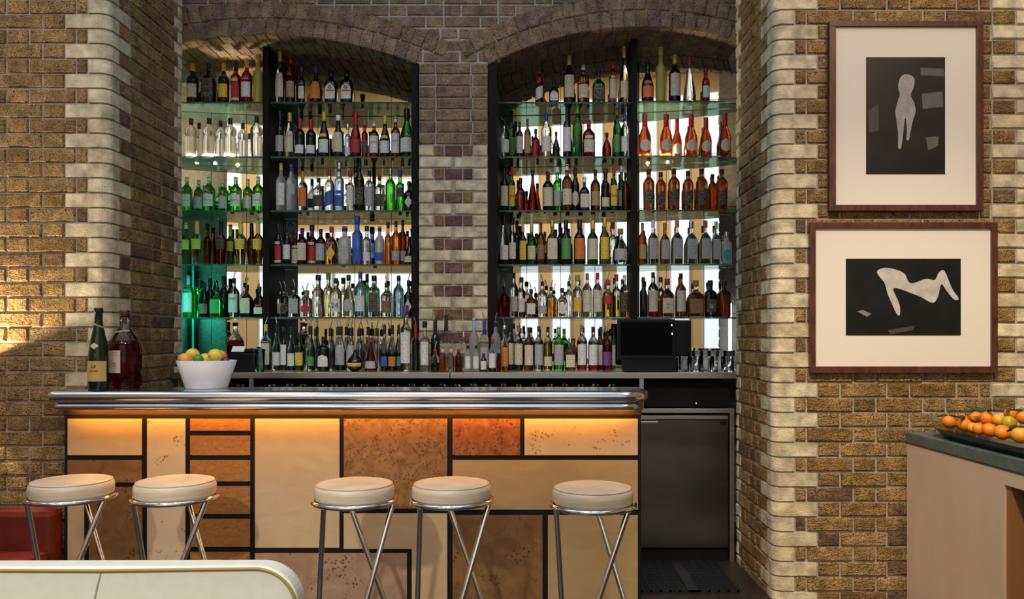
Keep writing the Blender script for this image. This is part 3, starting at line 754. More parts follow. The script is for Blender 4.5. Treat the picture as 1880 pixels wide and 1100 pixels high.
# ================================================================== SEATING
so = thing('sofa', 'ivory leather sofa with ochre piping, back towards the bar stools', 'sofa', (-1.4, 2.25, 0))
SYF, SYB = 2.20, 2.275
sx1 = PX(548, SYF); szt = PZ(1036, SYF+.02)
def sofa_outline(inset=0, r=.115):
    x1, z1 = sx1-inset, szt-inset; p = []
    for k in range(13):
        t = PI/2*k/12; p.append((x1-r+r*math.sin(PI/2-t), z1-r+r*math.cos(PI/2-t)))
    return p
def sofa_back(x0, right, name):
    out = [(x0, .14)]
    if right: out += [(sx1, .14)]+sofa_outline()+[(x0, szt-.004)]
    else: out += [(PX(186, SYF), .14), (PX(186, SYF), szt-.004), (PX(160, SYF), szt-.003), (x0, szt)]
    me = prism(name, [(a+1.4, b) for (a, b) in out], SYF-2.25, SYB-2.25, M_LEATHER2, 'y')
    bm = bmesh.new(); bm.from_mesh(me)
    ed = [e for e in bm.edges if abs(e.verts[0].co.y-e.verts[1].co.y) < 1e-5]
    bmesh.ops.bevel(bm, geom=ed, offset=.014, segments=3, affect='EDGES', profile=.6)
    bm.to_mesh(me); bm.free()
    return obj(name, me, so)
sofa_back(-2.1, True, 'back_panel')
pp = [(sx1-.004, SYF-.003, .15)]+[(a, SYF-.003, b) for (a, b) in sofa_outline(.006)]+[(PX(186, SYF), SYF-.003, szt-.012), (-2.1, SYF-.003, szt-.008)]
obj('piping', tube('piping', local(pp, (-1.4, 2.25, 0)), .0045, M_PIPING, 8), so)
pp = [(PX(186, SYF), SYF+.002, szt-.015), (PX(180, SYF), SYF+.001, szt-.05), (PX(171, SYF), SYF+.001, szt-.11), (PX(163, SYF), SYF+.001, szt-.2), (PX(160, SYF), SYF+.001, .16)]
obj('seam', tube('seam', local(pp, (-1.4, 2.25, 0)), .003, mat('seam_shadow', (.35, .32, .26), .6), 6), so)
box('seat', -2.1, sx1-.01, SYB+.002, 2.85, .16, .42, M_LEATHER2, so, .03)
for (x, y) in ((-2.0, 2.25), (sx1-.1, 2.25), (-2.0, 2.8), (sx1-.1, 2.8)):
    box('leg', x-.02, x+.02, y-.02, y+.02, 0, .155, M_BLACKMETAL, so)
rb = thing('red_bench', 'dark red leather bench against the brick wall beside the bar', 'bench', (-2.75, 3.95, 0))
box('backrest', -3.15, bx0-.02, 4.02, 4.135, .10, PZ(936, 4.05), M_RED, rb, .03)
box('seat', -3.15, bx0-.02, 3.62, 4.015, .12, .305, M_RED, rb, .04)
for x in (-3.1, -2.45): box('leg', x-.02, x+.02, 3.68, 3.72, 0, .125, M_BLACKMETAL, rb)
for x in (-3.1, -2.45): box('leg', x-.02, x+.02, 4.05, 4.09, 0, .105, M_BLACKMETAL, rb)
# ================================================================== HOST COUNTER WITH FRUIT
HX = PX(1664, FY); HZ = PZ(793, FY)
hc = thing('serving_counter', 'pale wood serving counter with green slate top against the brick wall', 'counter', (HX+.4, 3.6, 0))
yA, yO, yN = FY-.006, 3.30, 2.3
box('slate_top', HX-.006, HX+.95, yN, yA, HZ-.052, HZ, M_SLATE, hc, .003)
box('brown_edge', HX+.001, HX+.93, yN+.01, yA, HZ-.060, HZ-.053, M_PLYEDGE, hc)
zo = PZ(890, yO)
box('side_panel', HX, HX+.035, yO, yA, 0, HZ-.061, M_PLY, hc)
box('top_rail', HX, HX+.035, yN+.02, yO-.001, zo, HZ-.061, M_PLY, hc)
box('front_panel', HX, HX+.93, yN+.02, yN+.055, 0, zo-.001, M_PLY, hc)
box('rear_panel', HX+.036, HX+.93, yA-.03, yA, 0, HZ-.061, M_PLY, hc)
box('jamb', HX+.008, HX+.07, yO-.035, yO-.001, .0, zo-.001, M_PLYEDGE, hc)
box('glass_door_frame', HX+.09, HX+.10, 3.16, 3.175, .02, zo-.001, mat('bronze', (.25, .13, .09), .4, .8), hc)
box('inner_back', HX+.6, HX+.62, yN+.06, yO, .02, zo, M_BLACKMETAL, hc)
box('inner_shelf', HX+.12, HX+.58, yN+.08, yO-.06, .50, .512, M_BRUSH, hc)
for i in range(3):
    tag(obj('tumbler', tum, None, (HX+.25, 3.0-.12*i, .513)), 'clear tumbler inside the serving counter, number %s from the wall' % NW[i], 'glass', 'tumblers inside the serving counter')
# black tray with rim
TX0 = HX+.03; TY0, TY1 = 2.75, 3.90
tr_ = thing('black_tray', 'black oval-ended tray holding the mandarins', 'tray', (HX+.20, 3.46, HZ))
def oval(n=40, sx=1, sy=1): 
    out = []
    for k in range(n):
        a = 2*PI*k/n; c, s = math.cos(a), math.sin(a); q = 1/(abs(c)**4+abs(s)**4)**.25
        out.append((.19*sx*c*q, .58*sy*s*q))
    return out
vs, fs = [], []
LV = [(.86, .001), (1.0, .042), (1.02, .049), (.985, .047), (.89, .036), (.0, .036)]
for (s, z) in LV[:-1]:
    vs += [(x*s, y*(s*.99+.01), z) for (x, y) in oval()]
n = 40
for l in range(len(LV)-2):
    for k in range(n): fs.append((l*n+k, l*n+(k+1) % n, (l+1)*n+(k+1) % n, (l+1)*n+k))
fs.append(tuple((len(LV)-2)*n+k for k in range(n))); fs.append(tuple(range(n-1, -1, -1)))
obj('dish', mesh('dish', vs, fs, mat('black_gloss', (.006, .006, .007), .12), True), tr_)
# mandarins: px, py, radius px, depth, tint
M_ORG = noisy('mandarin_skin', (.80, .20, .008), (.86, .27, .012), 60, .42, .12, coat=.15)
M_ORG2 = noisy('yellow_mandarin_skin', (.80, .36, .02), (.80, .42, .03), 60, .42, .12, coat=.15)
M_GRN = noisy('green_mandarin_skin', (.45, .40, .03), (.62, .36, .02), 9, .45, .12)
M_LEAF = noisy('citrus_leaf', (.012, .05, .010), (.025, .085, .018), 20, .35, .1)
M_STEM = mat('twig', (.05, .05, .02), .6)
FR = [(1742, 775, 14, 3.72, 0), (1771, 782, 15, 3.64, 0), (1787, 788, 12, 3.58, 1), (1797, 790, 13, 3.53, 0), (1817, 790, 15, 3.46, 0), (1840, 796, 16, 3.36, 0), (1872, 803, 17, 3.22, 1),
      (1768, 768, 13, 3.74, 0), (1791, 763, 13, 3.70, 0), (1813, 766, 15, 3.60, 0), (1833, 769, 13, 3.55, 1), (1853, 774, 15, 3.42, 2), (1855, 757, 13, 3.62, 0), (1878, 764, 14, 3.45, 0)]
msh = {k: sphere('fruit', 1, (M_ORG, M_ORG2, M_GRN)[k], 1, 1, .88, 20, 12) for k in range(3)}
leafv = [(0, 0, 0), (.010, .012, .003), (-.010, .012, .003), (.013, .030, .004), (-.013, .030, .004), (.009, .048, .002), (-.009, .048, .002), (0, .064, -.004), (0, .015, -.001), (0, .03, -.002), (0, .05, -.003)]
leaff = [(0, 1, 8), (0, 8, 2), (1, 3, 9, 8), (8, 9, 4, 2), (3, 5, 10, 9), (9, 10, 6, 4), (5, 7, 10), (10, 7, 6)]
leaf = mesh('leaf', leafv+[(x, y, z-.0012) for (x, y, z) in leafv], leaff+[tuple(i+11 for i in f)[::-1] for f in leaff], M_LEAF, True)
NB_ = ['at the tip of the tray', 'in the front row of the tray', 'heaped in the rear row of the tray']
pos = []
for i, (px, py, pr_, Y, t) in enumerate(FR):
    XX = HX+(.118 if i < 7 else .30 if i == 12 else .19)
    Y = XX*F/(px-CX); r = pr_/F*Y*.91; pos.append([px, py, r, Y, max(HZ+.038+r, PZ(py+3, Y))])
for it in range(700):                                 # let the heap settle so that no two fruits interpenetrate
    for a in range(len(pos)):
        for b in range(a):
            A, B = pos[a], pos[b]
            d = Vector((PX(A[0], A[3]), A[3], A[4]))-Vector((PX(B[0], B[3]), B[3], B[4])); m = A[2]+B[2]+.004
            if d.length < m:
                d = d.normalized()*(m-d.length)*.55
                A[3] += d.y; B[3] -= d.y; A[4] += d.z; B[4] -= d.z
                A[0] += d.x*F/A[3]; B[0] -= d.x*F/B[3]
    for A in pos: A[4] = max(HZ+.038+A[2], A[4])
for i, (px, py, pr_, Y, t) in enumerate(FR):
    px, _, r, Y, z = pos[i]
    rear = i >= 7
    desc = ['orange', 'yellow-orange', 'green-tinged'][t]
    OW = ['first', 'second', 'third', 'fourth', 'fifth', 'sixth', 'seventh', 'eighth']
    lab = '%s mandarin, %s from the tray tip in the %s' % (desc, OW[i if i < 7 else i-7 if i < 14 else i-14], 'front row' if i < 7 else 'heaped rear row' if i < 14 else 'hidden bottom layer')
    th = thing('mandarin', lab, 'mandarin', (PX(px, Y), Y, z), 'mandarins on the tray')
    sk = obj('skin', msh[t], th, (0, 0, 0), (R.random(), R.random(), R.random()), (r, r, r))
    if i in (0, 1, 6, 8, 9, 12, 13):
        st = obj('stalk', tube('stalk', [(0, 0, r*.8), (.004, 0, r*.8+.015), (.010*R.uniform(-1, 1), .004, r*.8+(.055 if i in (1, 8) else .022))], .0016, M_STEM, 6), th)
        for k in range(2):
            a = R.random()*6.3
            obj('leaf', leaf, th, (0, 0, r*.85+.004), (R.uniform(-.5, .4), R.uniform(-.4, .4), a))
# ================================================================== PICTURES
def smooth_loop(p, n=5):
    if len(p) < 8: return p
    out = []
    for i in range(len(p)):
        a, b, c, d_ = (Vector(p[(i+k) % len(p)]) for k in (-1, 0, 1, 2))
        for j in range(n):
            t = j/n; out.append(tuple(.5*((2*b)+(c-a)*t+(2*a-5*b+4*c-d_)*t*t+(3*b-a-3*c+d_)*t**3)))
    return out
def picture(x0, x1, y0, y1, ix0, ix1, iy0, iy1, px0, px1, py0, py1, label, fig):
    Y = FY-.034
    t = thing('framed_picture', label, 'picture', (PX((x0+x1)/2, Y), Y, PZ(y1, Y)), None)
    a, b, c, d_ = PX(x0, Y), PX(x1, Y), PZ(y1, Y), PZ(y0, Y)
    e, f_, g, h = PX(ix0, Y), PX(ix1, Y), PZ(iy1, Y), PZ(iy0, Y)
    box('frame_rail', a, b, Y, FY-.002, h, d_, M_FRAME, t, .002); box('frame_rail', a, b, Y, FY-.002, c, g, M_FRAME, t, .002)
    box('frame_stile', a, e, Y, FY-.002, g, h, M_FRAME, t, .002); box('frame_stile', f_, b, Y, FY-.002, g, h, M_FRAME, t, .002)
    box('mount', e, f_, Y+.014, FY-.004, g, h, M_MAT, t)
    p, q, r_, s = PX(px0, Y+.013), PX(px1, Y+.013), PZ(py1, Y+.013), PZ(py0, Y+.013)
    pt = box('print', p, q, Y+.0125, Y+.014, r_, s, M_PRINT, t)
    loc = t.location
    for (pts, col) in fig:
        pts = smooth_loop(pts)
        vs = [(PX(u, Y+.012)-loc.x, Y+.012-loc.y, PZ(v, Y+.012)-loc.z) for (u, v) in pts]
        obj('pale_form', mesh('pale_form', vs, [tuple(range(len(vs)))], noisy('print_tone_%d' % int(col*100), (col*.75, col*.72, col*.68), (col, col*.96, col*.9), 26, .5)), pt)
    obj('glass', mesh('glass', [(e-loc.x, Y+.006-loc.y, g-loc.z), (f_-loc.x, Y+.006-loc.y, g-loc.z), (f_-loc.x, Y+.006-loc.y, h-loc.z), (e-loc.x, Y+.006-loc.y, h-loc.z)], [(0, 1, 2, 3)], M_PANE), t)
def blob(cx, cy, rx, ry, n=22, tilt=0):
    return [(cx+rx*math.cos(a)*math.cos(tilt)-ry*math.sin(a)*math.sin(tilt), cy+rx*math.cos(a)*math.sin(tilt)+ry*math.sin(a)*math.cos(tilt)) for a in [2*PI*k/n for k in range(n)]]
# generic monochrome stand-ins: a pale upright form before dark shapes; pale rolling forms
picture(1523, 1806, 38, 387, 1535, 1794, 48, 376, 1590, 1735, 105, 320, 'framed monochrome print of a pale upright form on dark ground, hung above the other', [
    ([(1690, 124), (1733, 126), (1733, 140), (1690, 138)], .10), ([(1692, 172), (1730, 168), (1732, 196), (1694, 200)], .12), ([(1594, 205), (1612, 190), (1614, 240), (1596, 244)], .05),
    ([(1652, 144), (1660, 137), (1672, 138), (1679, 146), (1677, 162), (1672, 174), (1678, 188), (1681, 204), (1676, 222), (1672, 240), (1669, 256), (1664, 255), (1665, 236), (1662, 216), (1659, 236), (1657, 256), (1654, 272), (1649, 270), (1649, 246), (1646, 222), (1644, 204), (1648, 186), (1652, 174), (1649, 160)], .36),
    ([(1700, 252), (1724, 250), (1722, 268), (1704, 276)], .13)])
picture(1488, 1832, 408, 685, 1498, 1821, 419, 673, 1553, 1764, 475, 616, 'framed monochrome print of pale rolling forms on black, hung below the other', [
    ([(1610, 500), (1622, 492), (1640, 494), (1660, 502), (1672, 520), (1700, 512), (1716, 514), (1724, 500), (1734, 498), (1748, 530), (1760, 548), (1752, 550), (1738, 534), (1728, 522), (1722, 545), (1712, 556), (1690, 545), (1672, 538), (1650, 530), (1640, 532), (1651, 558), (1652, 578), (1645, 574), (1630, 540), (1624, 520)], .60),
    ([(1574, 572), (1584, 569), (1600, 576), (1592, 582)], .25), ([(1630, 606), (1680, 598), (1676, 606), (1634, 614)], .06)])
# wall lamp beside the bench, out of the frame: its shade throws the cone of light on the bricks
wl = thing('wall_lamp', 'wall lamp with cylindrical metal shade on the brick wall above the bench', 'lamp', (-2.98, FY-.02, 1.12))
obj('shade', lathe('shade', [(.10, -.06), (.10, .11), (.102, .11), (.102, -.06), (.10, -.06)], 28, m=mat('shade_metal', (.3, .22, .12), .4, .6)), wl, (0, -.14, 0))
obj('arm', tube('arm', [(0, .018, 0), (0, -.14, 0)], .008, M_BLACKMETAL, 8), wl)
obj('bulb', sphere('bulb', .02, mat('wall_bulb', (1, .8, .5), .5, emit=20, ecol=(1, .66, .34)), u=12, v=8), wl, (0, -.14, .04))
point('wall_lamp_light', (-2.98, FY-.16, 1.12+.062), 105, (1, .80, .52), .012)
# ================================================================== BOTTLES
PROF = {   # (radius, height) as fractions of body radius and glass height
 'spirit': ((.92, 0), (1, .02), (1, .60), (.96, .66), (.72, .72), (.42, .77), (.34, .81), (.32, .97), (.37, .98), (.37, 1)),
 'wine':   ((.94, 0), (1, .015), (1, .57), (.95, .64), (.70, .70), (.43, .75), (.35, .80), (.33, .96), (.38, .97), (.38, 1)),
 'burg':   ((.94, 0), (1, .015), (1, .42), (.93, .50), (.72, .60), (.50, .69), (.38, .76), (.33, .95), (.38, .96), (.38, 1)),
 'slim':   ((.94, 0), (1, .02), (1, .62), (.93, .66), (.60, .70), (.44, .74), (.42, .96), (.47, .97), (.47, 1)),
 'square': ((.94, 0), (1, .02), (1, .63), (.95, .68), (.66, .73), (.38, .76), (.36, .96), (.42, .97), (.42, 1)),
 'flask':  ((.88, 0), (.93, .02), (1, .62), (.97, .69), (.74, .76), (.44, .81), (.38, .84), (.37, .97), (.42, .98), (.42, 1)),
 'squat':  ((.94, 0), (1, .03), (1, .52), (.92, .60), (.64, .67), (.34, .73), (.29, .78), (.28, .96), (.34, .97), (.34, 1)),
 'bell':   ((.96, 0), (1, .02), (.97, .12), (.80, .32), (.55, .52), (.34, .68), (.27, .76), (.26, .97), (.31, .98), (.31, 1)),
 'orb':    ((.45, 0), (.60, .03), (.90, .14), (1, .28), (.96, .38), (.72, .52), (.40, .66), (.22, .76), (.17, .84), (.17, 1)),
 'taper':  ((.62, 0), (.68, .02), (.86, .30), (1, .52), (.96, .60), (.70, .66), (.42, .71), (.36, .75), (.34, .97), (.39, .98), (.39, 1)),
 'decanter': ((.86, 0), (.92, .02), (1, .20), (.96, .40), (.74, .56), (.44, .68), (.30, .74), (.28, .96), (.34, .97), (.34, 1)),
 'cut':    ((.95, 0), (1, .02), (1, .52), (.84, .55), (1.06, .60), (1.06, .70), (.80, .78), (.42, .83), (.34, .86), (.34, 1)),
 'small':  ((.94, 0), (1, .03), (1, .60), (.92, .68), (.55, .77), (.42, .82), (.42, 1)),
 'cone':   ((.94, 0), (1, .02), (1, .36), (.86, .48), (.62, .66), (.44, .82), (.40, .97), (.44, 1)),
}
SQ = {'square': 6, 'flask': 4, 'squat': 4}
G = {  # glass: (word, liquid material, upper material, fill)
 'C': ('clear', 'gl_clear', 'gl_clear', 1), 'F': ('frosted', 'gl_frost', 'gl_frost', 1), 'G': ('bright green', 'gl_green', 'gl_green', 1), 'D': ('dark green', 'gl_dkgreen', 'gl_dkgreen', 1),
 'K': ('near-black', 'gl_black', 'gl_black', 1), 'A': ('dark amber', 'gl_dkamber', 'gl_dkamber', 1), 'R': ('dark red', 'gl_red', 'gl_red', 1), 'B': ('pale blue', 'gl_blue', 'gl_blue', 1),
 'Y': ('yellow', 'gl_yellow', 'gl_clear', .62), 'W': ('whisky-filled', 'gl_whisky', 'gl_clear', .60), 'M': ('half-full dark', 'gl_black', 'gl_clear', .40), 'O': ('orange', 'gl_orange', 'gl_orange', 1),
 'P': ('red-filled', 'gl_redliq', 'gl_clear', .22), 'L': ('milky yellow-green', 'gl_limon', 'gl_limon', 1), 'S': ('silvery', 'gl_silver', 'gl_silver', 1), 'U': ('cobalt blue', 'gl_cobalt', 'gl_cobalt', 1),
 'V': ('olive', 'gl_olive', 'gl_olive', 1), 'Q': ('crystal', 'gl_crystal', 'gl_crystal', 1), 'E': ('red-amber', 'gl_redamber', 'gl_redamber', 1), 'J': ('pale gold', 'gl_gold', 'gl_clear', .55), 'H': ('amber', 'gl_amber', 'gl_amber', 1)}
for k, c, rg, tr, io in (('gl_crystal', (.97, .97, .95), .22, 1, 1.25), ('gl_redamber', (.62, .13, .02), .18, .95, 1.3), ('gl_clear', (.95, .97, .96), .03, 1, 1.28), ('gl_frost', (.62, .63, .66), .35, .75, 1.3), ('gl_green', (.12, .75, .10), .05, .95, 1.3), ('gl_dkgreen', (.035, .16, .04), .06, .92, 1.35),
                  ('gl_black', (.012, .010, .010), .08, .3, 1.45), ('gl_dkamber', (.24, .08, .02), .07, .93, 1.35), ('gl_red', (.24, .016, .012), .07, .93, 1.35), ('gl_blue', (.55, .72, .95), .06, .95, 1.3),
                  ('gl_yellow', (.90, .72, .22), .05, 1, 1.3), ('gl_whisky', (.72, .28, .045), .05, .95, 1.3), ('gl_orange', (.80, .26, .03), .05, .95, 1.3), ('gl_redliq', (.75, .06, .015), .05, .9, 1.3),
                  ('gl_limon', (.50, .47, .13), .30, .35, 1.4), ('gl_silver', (.62, .62, .58), .16, .5, 1.4), ('gl_cobalt', (.10, .22, .70), .15, .75, 1.35), ('gl_olive', (.16, .17, .05), .08, .8, 1.35),
                  ('gl_gold', (.92, .80, .45), .05, 1, 1.3), ('gl_amber', (.50, .15, .03), .06, .85, 1.33)):
    mat(k, c, rg, 0, tr, io)
LC = {'w': ('white', (.74, .74, .72)), 'c': ('cream', (.66, .58, .42)), 't': ('tan', (.42, .28, .14)), 'y': ('yellow', (.75, .52, .06)), 'o': ('orange', (.66, .20, .03)), 'g': ('green', (.10, .30, .07)),
      'k': ('black', (.015, .013, .012)), 'r': ('red', (.42, .03, .03)), 'b': ('blue', (.05, .10, .42)), 's': ('grey', (.42, .42, .42)), 'p': ('purple', (.22, .08, .30)), 'x': ('teal', (.05, .35, .38)), 'n': ('brown', (.20, .09, .04))}
CC = {'k': ('black', (.012, .012, .014), .35, 0), 'r': ('red', (.40, .015, .02), .4, 0), 'g': ('gold', (.62, .40, .09), .4, .3), 'w': ('white', (.78, .77, .74), .45, 0), 's': ('silver', (.6, .6, .6), .25, .9), 'b': ('blue', (.03, .06, .35), .4, 0),
      'o': ('orange', (.70, .22, .02), .4, 0), 'l': ('light blue', (.25, .50, .72), .4, 0), 'n': ('cork', (.30, .15, .07), .7, 0), 'v': ('green', (.20, .34, .05), .4, 0), 'p': ('purple', (.12, .03, .22), .4, 0), 'y': ('yellow', (.75, .55, .08), .4, 0), 'a': ('pink', (.72, .42, .34), .5, 0)}
def label_mat(code):
    name = 'label_'+code
    if name in _M: return _M[name]
    w, c = LC[code]; m, nt, b = nodes(name); L = nt.links.new
    tc = N(nt, 'ShaderNodeTexCoord'); wv = N(nt, 'ShaderNodeTexWave', bands_direction='Z'); wv.inputs['Scale'].default_value = 38; wv.inputs['Distortion'].default_value = .4
    L(tc.outputs['Object'], wv.inputs['Vector'])
    n = N(nt, 'ShaderNodeTexNoise'); n.inputs['Scale'].default_value = 130; L(tc.outputs['Object'], n.inputs['Vector'])
    r1 = ramp(nt, [(.62, (0, 0, 0)), (.72, (1, 1, 1))]); L(wv.outputs['Fac'], r1.inputs[0])
    r2 = ramp(nt, [(.46, (0, 0, 0)), (.52, (1, 1, 1))]); L(n.outputs[0], r2.inputs[0])
    mu = N(nt, 'ShaderNodeMath', operation='MULTIPLY'); L(r1.outputs[0], mu.inputs[0]); L(r2.outputs[0], mu.inputs[1])
    sc = N(nt, 'ShaderNodeMath', operation='MULTIPLY'); L(mu.outputs[0], sc.inputs[0]); sc.inputs[1].default_value = .55
    ink = (.03, .02, .02) if sum(c) > .35 else (.5, .42, .25)
    mx = N(nt, 'ShaderNodeMix', data_type='RGBA'); L(sc.outputs[0], mx.inputs[0]); mx.inputs[6].default_value = (*c, 1); mx.inputs[7].default_value = (*ink, 1)
    L(mx.outputs[2], b.inputs['Base Color']); b.inputs['Roughness'].default_value = .6
    _M[name] = m; return m
def cap_mat(code):
    w, c, r, me = CC[code]; return mat('cap_'+code, c, r, me)
def prof_r(P, t):
    for (r0, z0), (r1, z1) in zip(P, P[1:]):
        if z0 <= t <= z1: return r0+(r1-r0)*((t-z0)/(z1-z0) if z1 > z0 else 0)
    return P[-1][0]
_gm, _cm, _lm = {}, {}, {}
def glass_mesh(shape, g, rad, h):
    key = (shape, g, round(rad, 3), round(h, 2))
    if key in _gm: return _gm[key]
    P = PROF[shape]; word, lo, up, fill_ = G[g]
    prof = [(0, 0)]; kinds = [0]
    for (r, z) in P:
        if fill_ < 1 and prof and prof[-1][1]/h < fill_ < z:
            rf = prof_r(P, fill_); prof.append((rf*rad, fill_*h)); kinds.append(0)
        prof.append((r*rad, z*h)); kinds.append(0 if z <= fill_ else 1)
    prof.append((0, h)); kinds.append(1 if fill_ < 1 else 0)
    me = lathe('glass', prof, 16, SQ.get(shape, 0), mats=[_M[lo], _M[up]], midx=lambda j: kinds[j])
    _gm[key] = me; return me
def cap_mesh(r, h, c):
    key = (round(r, 4), round(h, 3), c)
    if key in _cm: return _cm[key]
    me = lathe('cap', [(0, 0), (r, 0), (r*1.02, h*.05), (r, h*.95), (r*.9, h), (0, h)], 12, m=cap_mat(c)); _cm[key] = me; return me
def patch(shape, rad, h, z0, z1, half, m, off=.0012, form='rect'):
    """a label that follows the bottle's surface on the side facing the room"""
    P = PROF[shape]; sq = SQ.get(shape, 0); nu, nv = 8, 4 if form == 'rect' else 7; vs, fs = [], []
    for j in range(nv+1):
        t = z0+(z1-z0)*j/nv; r = prof_r(P, t)*rad+off
        f = 1.0
        if form == 'oval': f = max(.02, math.sqrt(max(0, 1-(2*j/nv-1)**2)))
        elif form == 'diamond': f = max(.02, 1-abs(2*j/nv-1))
        elif form == 'arch': f = 1.0 if j/nv < .6 else max(.05, math.sqrt(max(0, 1-((j/nv-.6)/.4)**2)))
        for i in range(nu+1):
            sl = 0
            a = -PI/2+half*f*(2*i/nu-1); c, s = math.cos(a), math.sin(a); zz = t*h
            if form == 'slant': zz += (2*i/nu-1)*half*rad*.45
            if sq:
                q = 1/(abs(c)**sq+abs(s)**sq)**(1/sq); c, s = c*q, s*q
            vs.append((r*c, r*s, zz))
    for j in range(nv):
        for i in range(nu):
            a = j*(nu+1)+i; fs.append((a, a+1, a+nu+2, a+nu+1))
    return mesh('label', vs, fs, m, True)
M_POUR = mat('pourer_steel', (.55, .53, .5), .25, .9)
pour = tube('pourer', [(0, 0, 0), (0, 0, .012), (.004, 0, .03), (.012, 0, .05)], .0035, M_POUR, 6)
LZR = {'burg': (.10, .40), 'taper': (.36, .60), 'orb': (.20, .34), 'squat': (.10, .50), 'bell': (.08, .30), 'decanter': (.12, .44), 'small': (.12, .58), 'cone': (.06, .34)}
ORD = ['first', 'second', 'third', 'fourth', 'fifth', 'sixth', 'seventh', 'eighth', 'ninth', 'tenth', 'eleventh', 'twelfth', 'thirteenth', 'fourteenth', 'fifteenth', 'sixteenth', 'seventeenth', 'eighteenth', 'nineteenth', 'twentieth']
ORD += ['twenty-'+w for w in ORD[:9]]+['thirtieth']+['thirty-'+w for w in ORD[:9]]+['fortieth']+['forty-'+w for w in ORD[:9]]+['fiftieth']+['fifty-'+w for w in ORD[:9]]
M_INK = {'k': mat('ink_black', (.02, .02, .02), .6), 'r': mat('ink_red', (.50, .02, .02), .6), 'w': mat('ink_white', (.8, .8, .78), .6), 'g': mat('ink_gold', (.65, .45, .12), .5), 'o': mat('ink_orange', (.75, .12, .03), .6)}
def bottle(X, Y, Z, H, rad, shape, g, cap, lab, opts, text, lbl, group):
    o = thing('bottle', lbl, 'bottle', (X, Y, Z), group)
    pourer = 'p' in opts
    if pourer: H -= .038
    ch = {'k': .13, 'w': .13}.get(cap, .15)*H if cap != '-' else 0
    if shape in ('wine', 'burg') and cap in 'krg': ch = .20*H
    if shape == 'cut': ch = .16*H
    if shape == 'squat': ch = .16*H
    if 'R' in opts: ch = .30*H
    hg = H-(.18*ch if 'R' not in opts else .1*ch) if cap != '-' else H
    gm = glass_mesh(shape, g, rad, hg)
    go = obj('glass', gm, o)
    if 'q' in opts: o.rotation_euler[2] = .25
    if cap != '-':
        nr = max(prof_r(PROF[shape], .97)*rad*1.10, .008)
        obj('cap', cap_mesh(nr, ch, cap), o, (0, 0, H-ch))
    if pourer: obj('pourer', pour, o, (0, 0, H-.001), (0, 0, R.uniform(-.6, .6)+(PI if R.random() < .4 else 0)))
    z0, z1 = LZR.get(shape, (.13, .48))
    form = 'oval' if 'v' in opts else 'diamond' if 'd' in opts else 'arch' if 'a' in opts else 'slant' if 's' in opts else 'rect'
    if 't' in opts: z0, z1 = .12, .60
    if 'l' in opts: z0, z1 = .10, .32
    if 'm' in opts: z0, z1 = .36, .58
    half = .95 if shape not in SQ else .72
    for k, code in enumerate(lab if lab != '-' else ''):
        if k == 0:
            key = (shape, round(rad, 3), round(hg, 2), z0, z1, form, code)
            if key not in _lm: _lm[key] = patch(shape, rad, hg, z0, z1, half, label_mat(code), .0012, form)
            lo = obj('label', _lm[key], o)
            if text and text[0] == '@':                # round antler emblem and red band
                hw = rad*.72; yy = -rad*1.0-.0025
                obj('red_band', mesh('red_band', [(-hw*.92, yy, hg*.345), (hw*.92, yy, hg*.345), (hw*.92, yy, hg*.40), (-hw*.92, yy, hg*.40)], [(0, 1, 2, 3)], mat('band_red', (.55, .10, .14), .6)), lo)
                cz = hg*.48; er = rad*.34
                obj('emblem', mesh('emblem', [(er*math.cos(2*PI*q/16), yy, cz+er*math.sin(2*PI*q/16)) for q in range(16)], [tuple(range(16))], mat('emblem_grey', (.16, .15, .20), .6)), lo)
                yy -= .0006
                obj('antlers', mesh('antlers', [(0, yy, cz-er*.7), (er*.2, yy, cz-er*.2), (er*.62, yy, cz+er*.5), (er*.4, yy, cz+er*.55), (0, yy, cz-er*.02), (-er*.4, yy, cz+er*.55), (-er*.62, yy, cz+er*.5), (-er*.2, yy, cz-er*.2)], [(0, 1, 2, 3, 4), (0, 4, 5, 6, 7)], mat('emblem_pale', (.6, .6, .66), .6)), lo)
            elif text:
                ty, tc = text[1], text[2]; tm = (z0+z1)/2 if len(text) < 4 else text[3]
                rr = prof_r(PROF[shape], tm)*rad+.0026
                me = text_mesh(text[0], rad*1.45, (z1-z0)*hg*ty, M_INK[tc], rr)
                if me: obj('lettering', me, lo, (0, 0, tm*hg))
        elif k == 1:                                   # second band
            b0, b1 = (z1+.03, z1+.10) if shape not in ('burg', 'bell') else (.46, .53)
            key = (shape, round(rad, 3), round(hg, 2), b0, b1, 'band', code)
            if key not in _lm: _lm[key] = patch(shape, rad, hg, b0, b1, half*.7, label_mat(code), .0016)
            obj('shoulder_label', _lm[key], o)
        else:
            b0, b1 = .05, .115
            key = (shape, round(rad, 3), round(hg, 2), b0, b1, 'band', code)
            if key not in _lm: _lm[key] = patch(shape, rad, hg, b0, b1, half, label_mat(code), .0018)
            obj('foot_label', _lm[key], o)
    return o
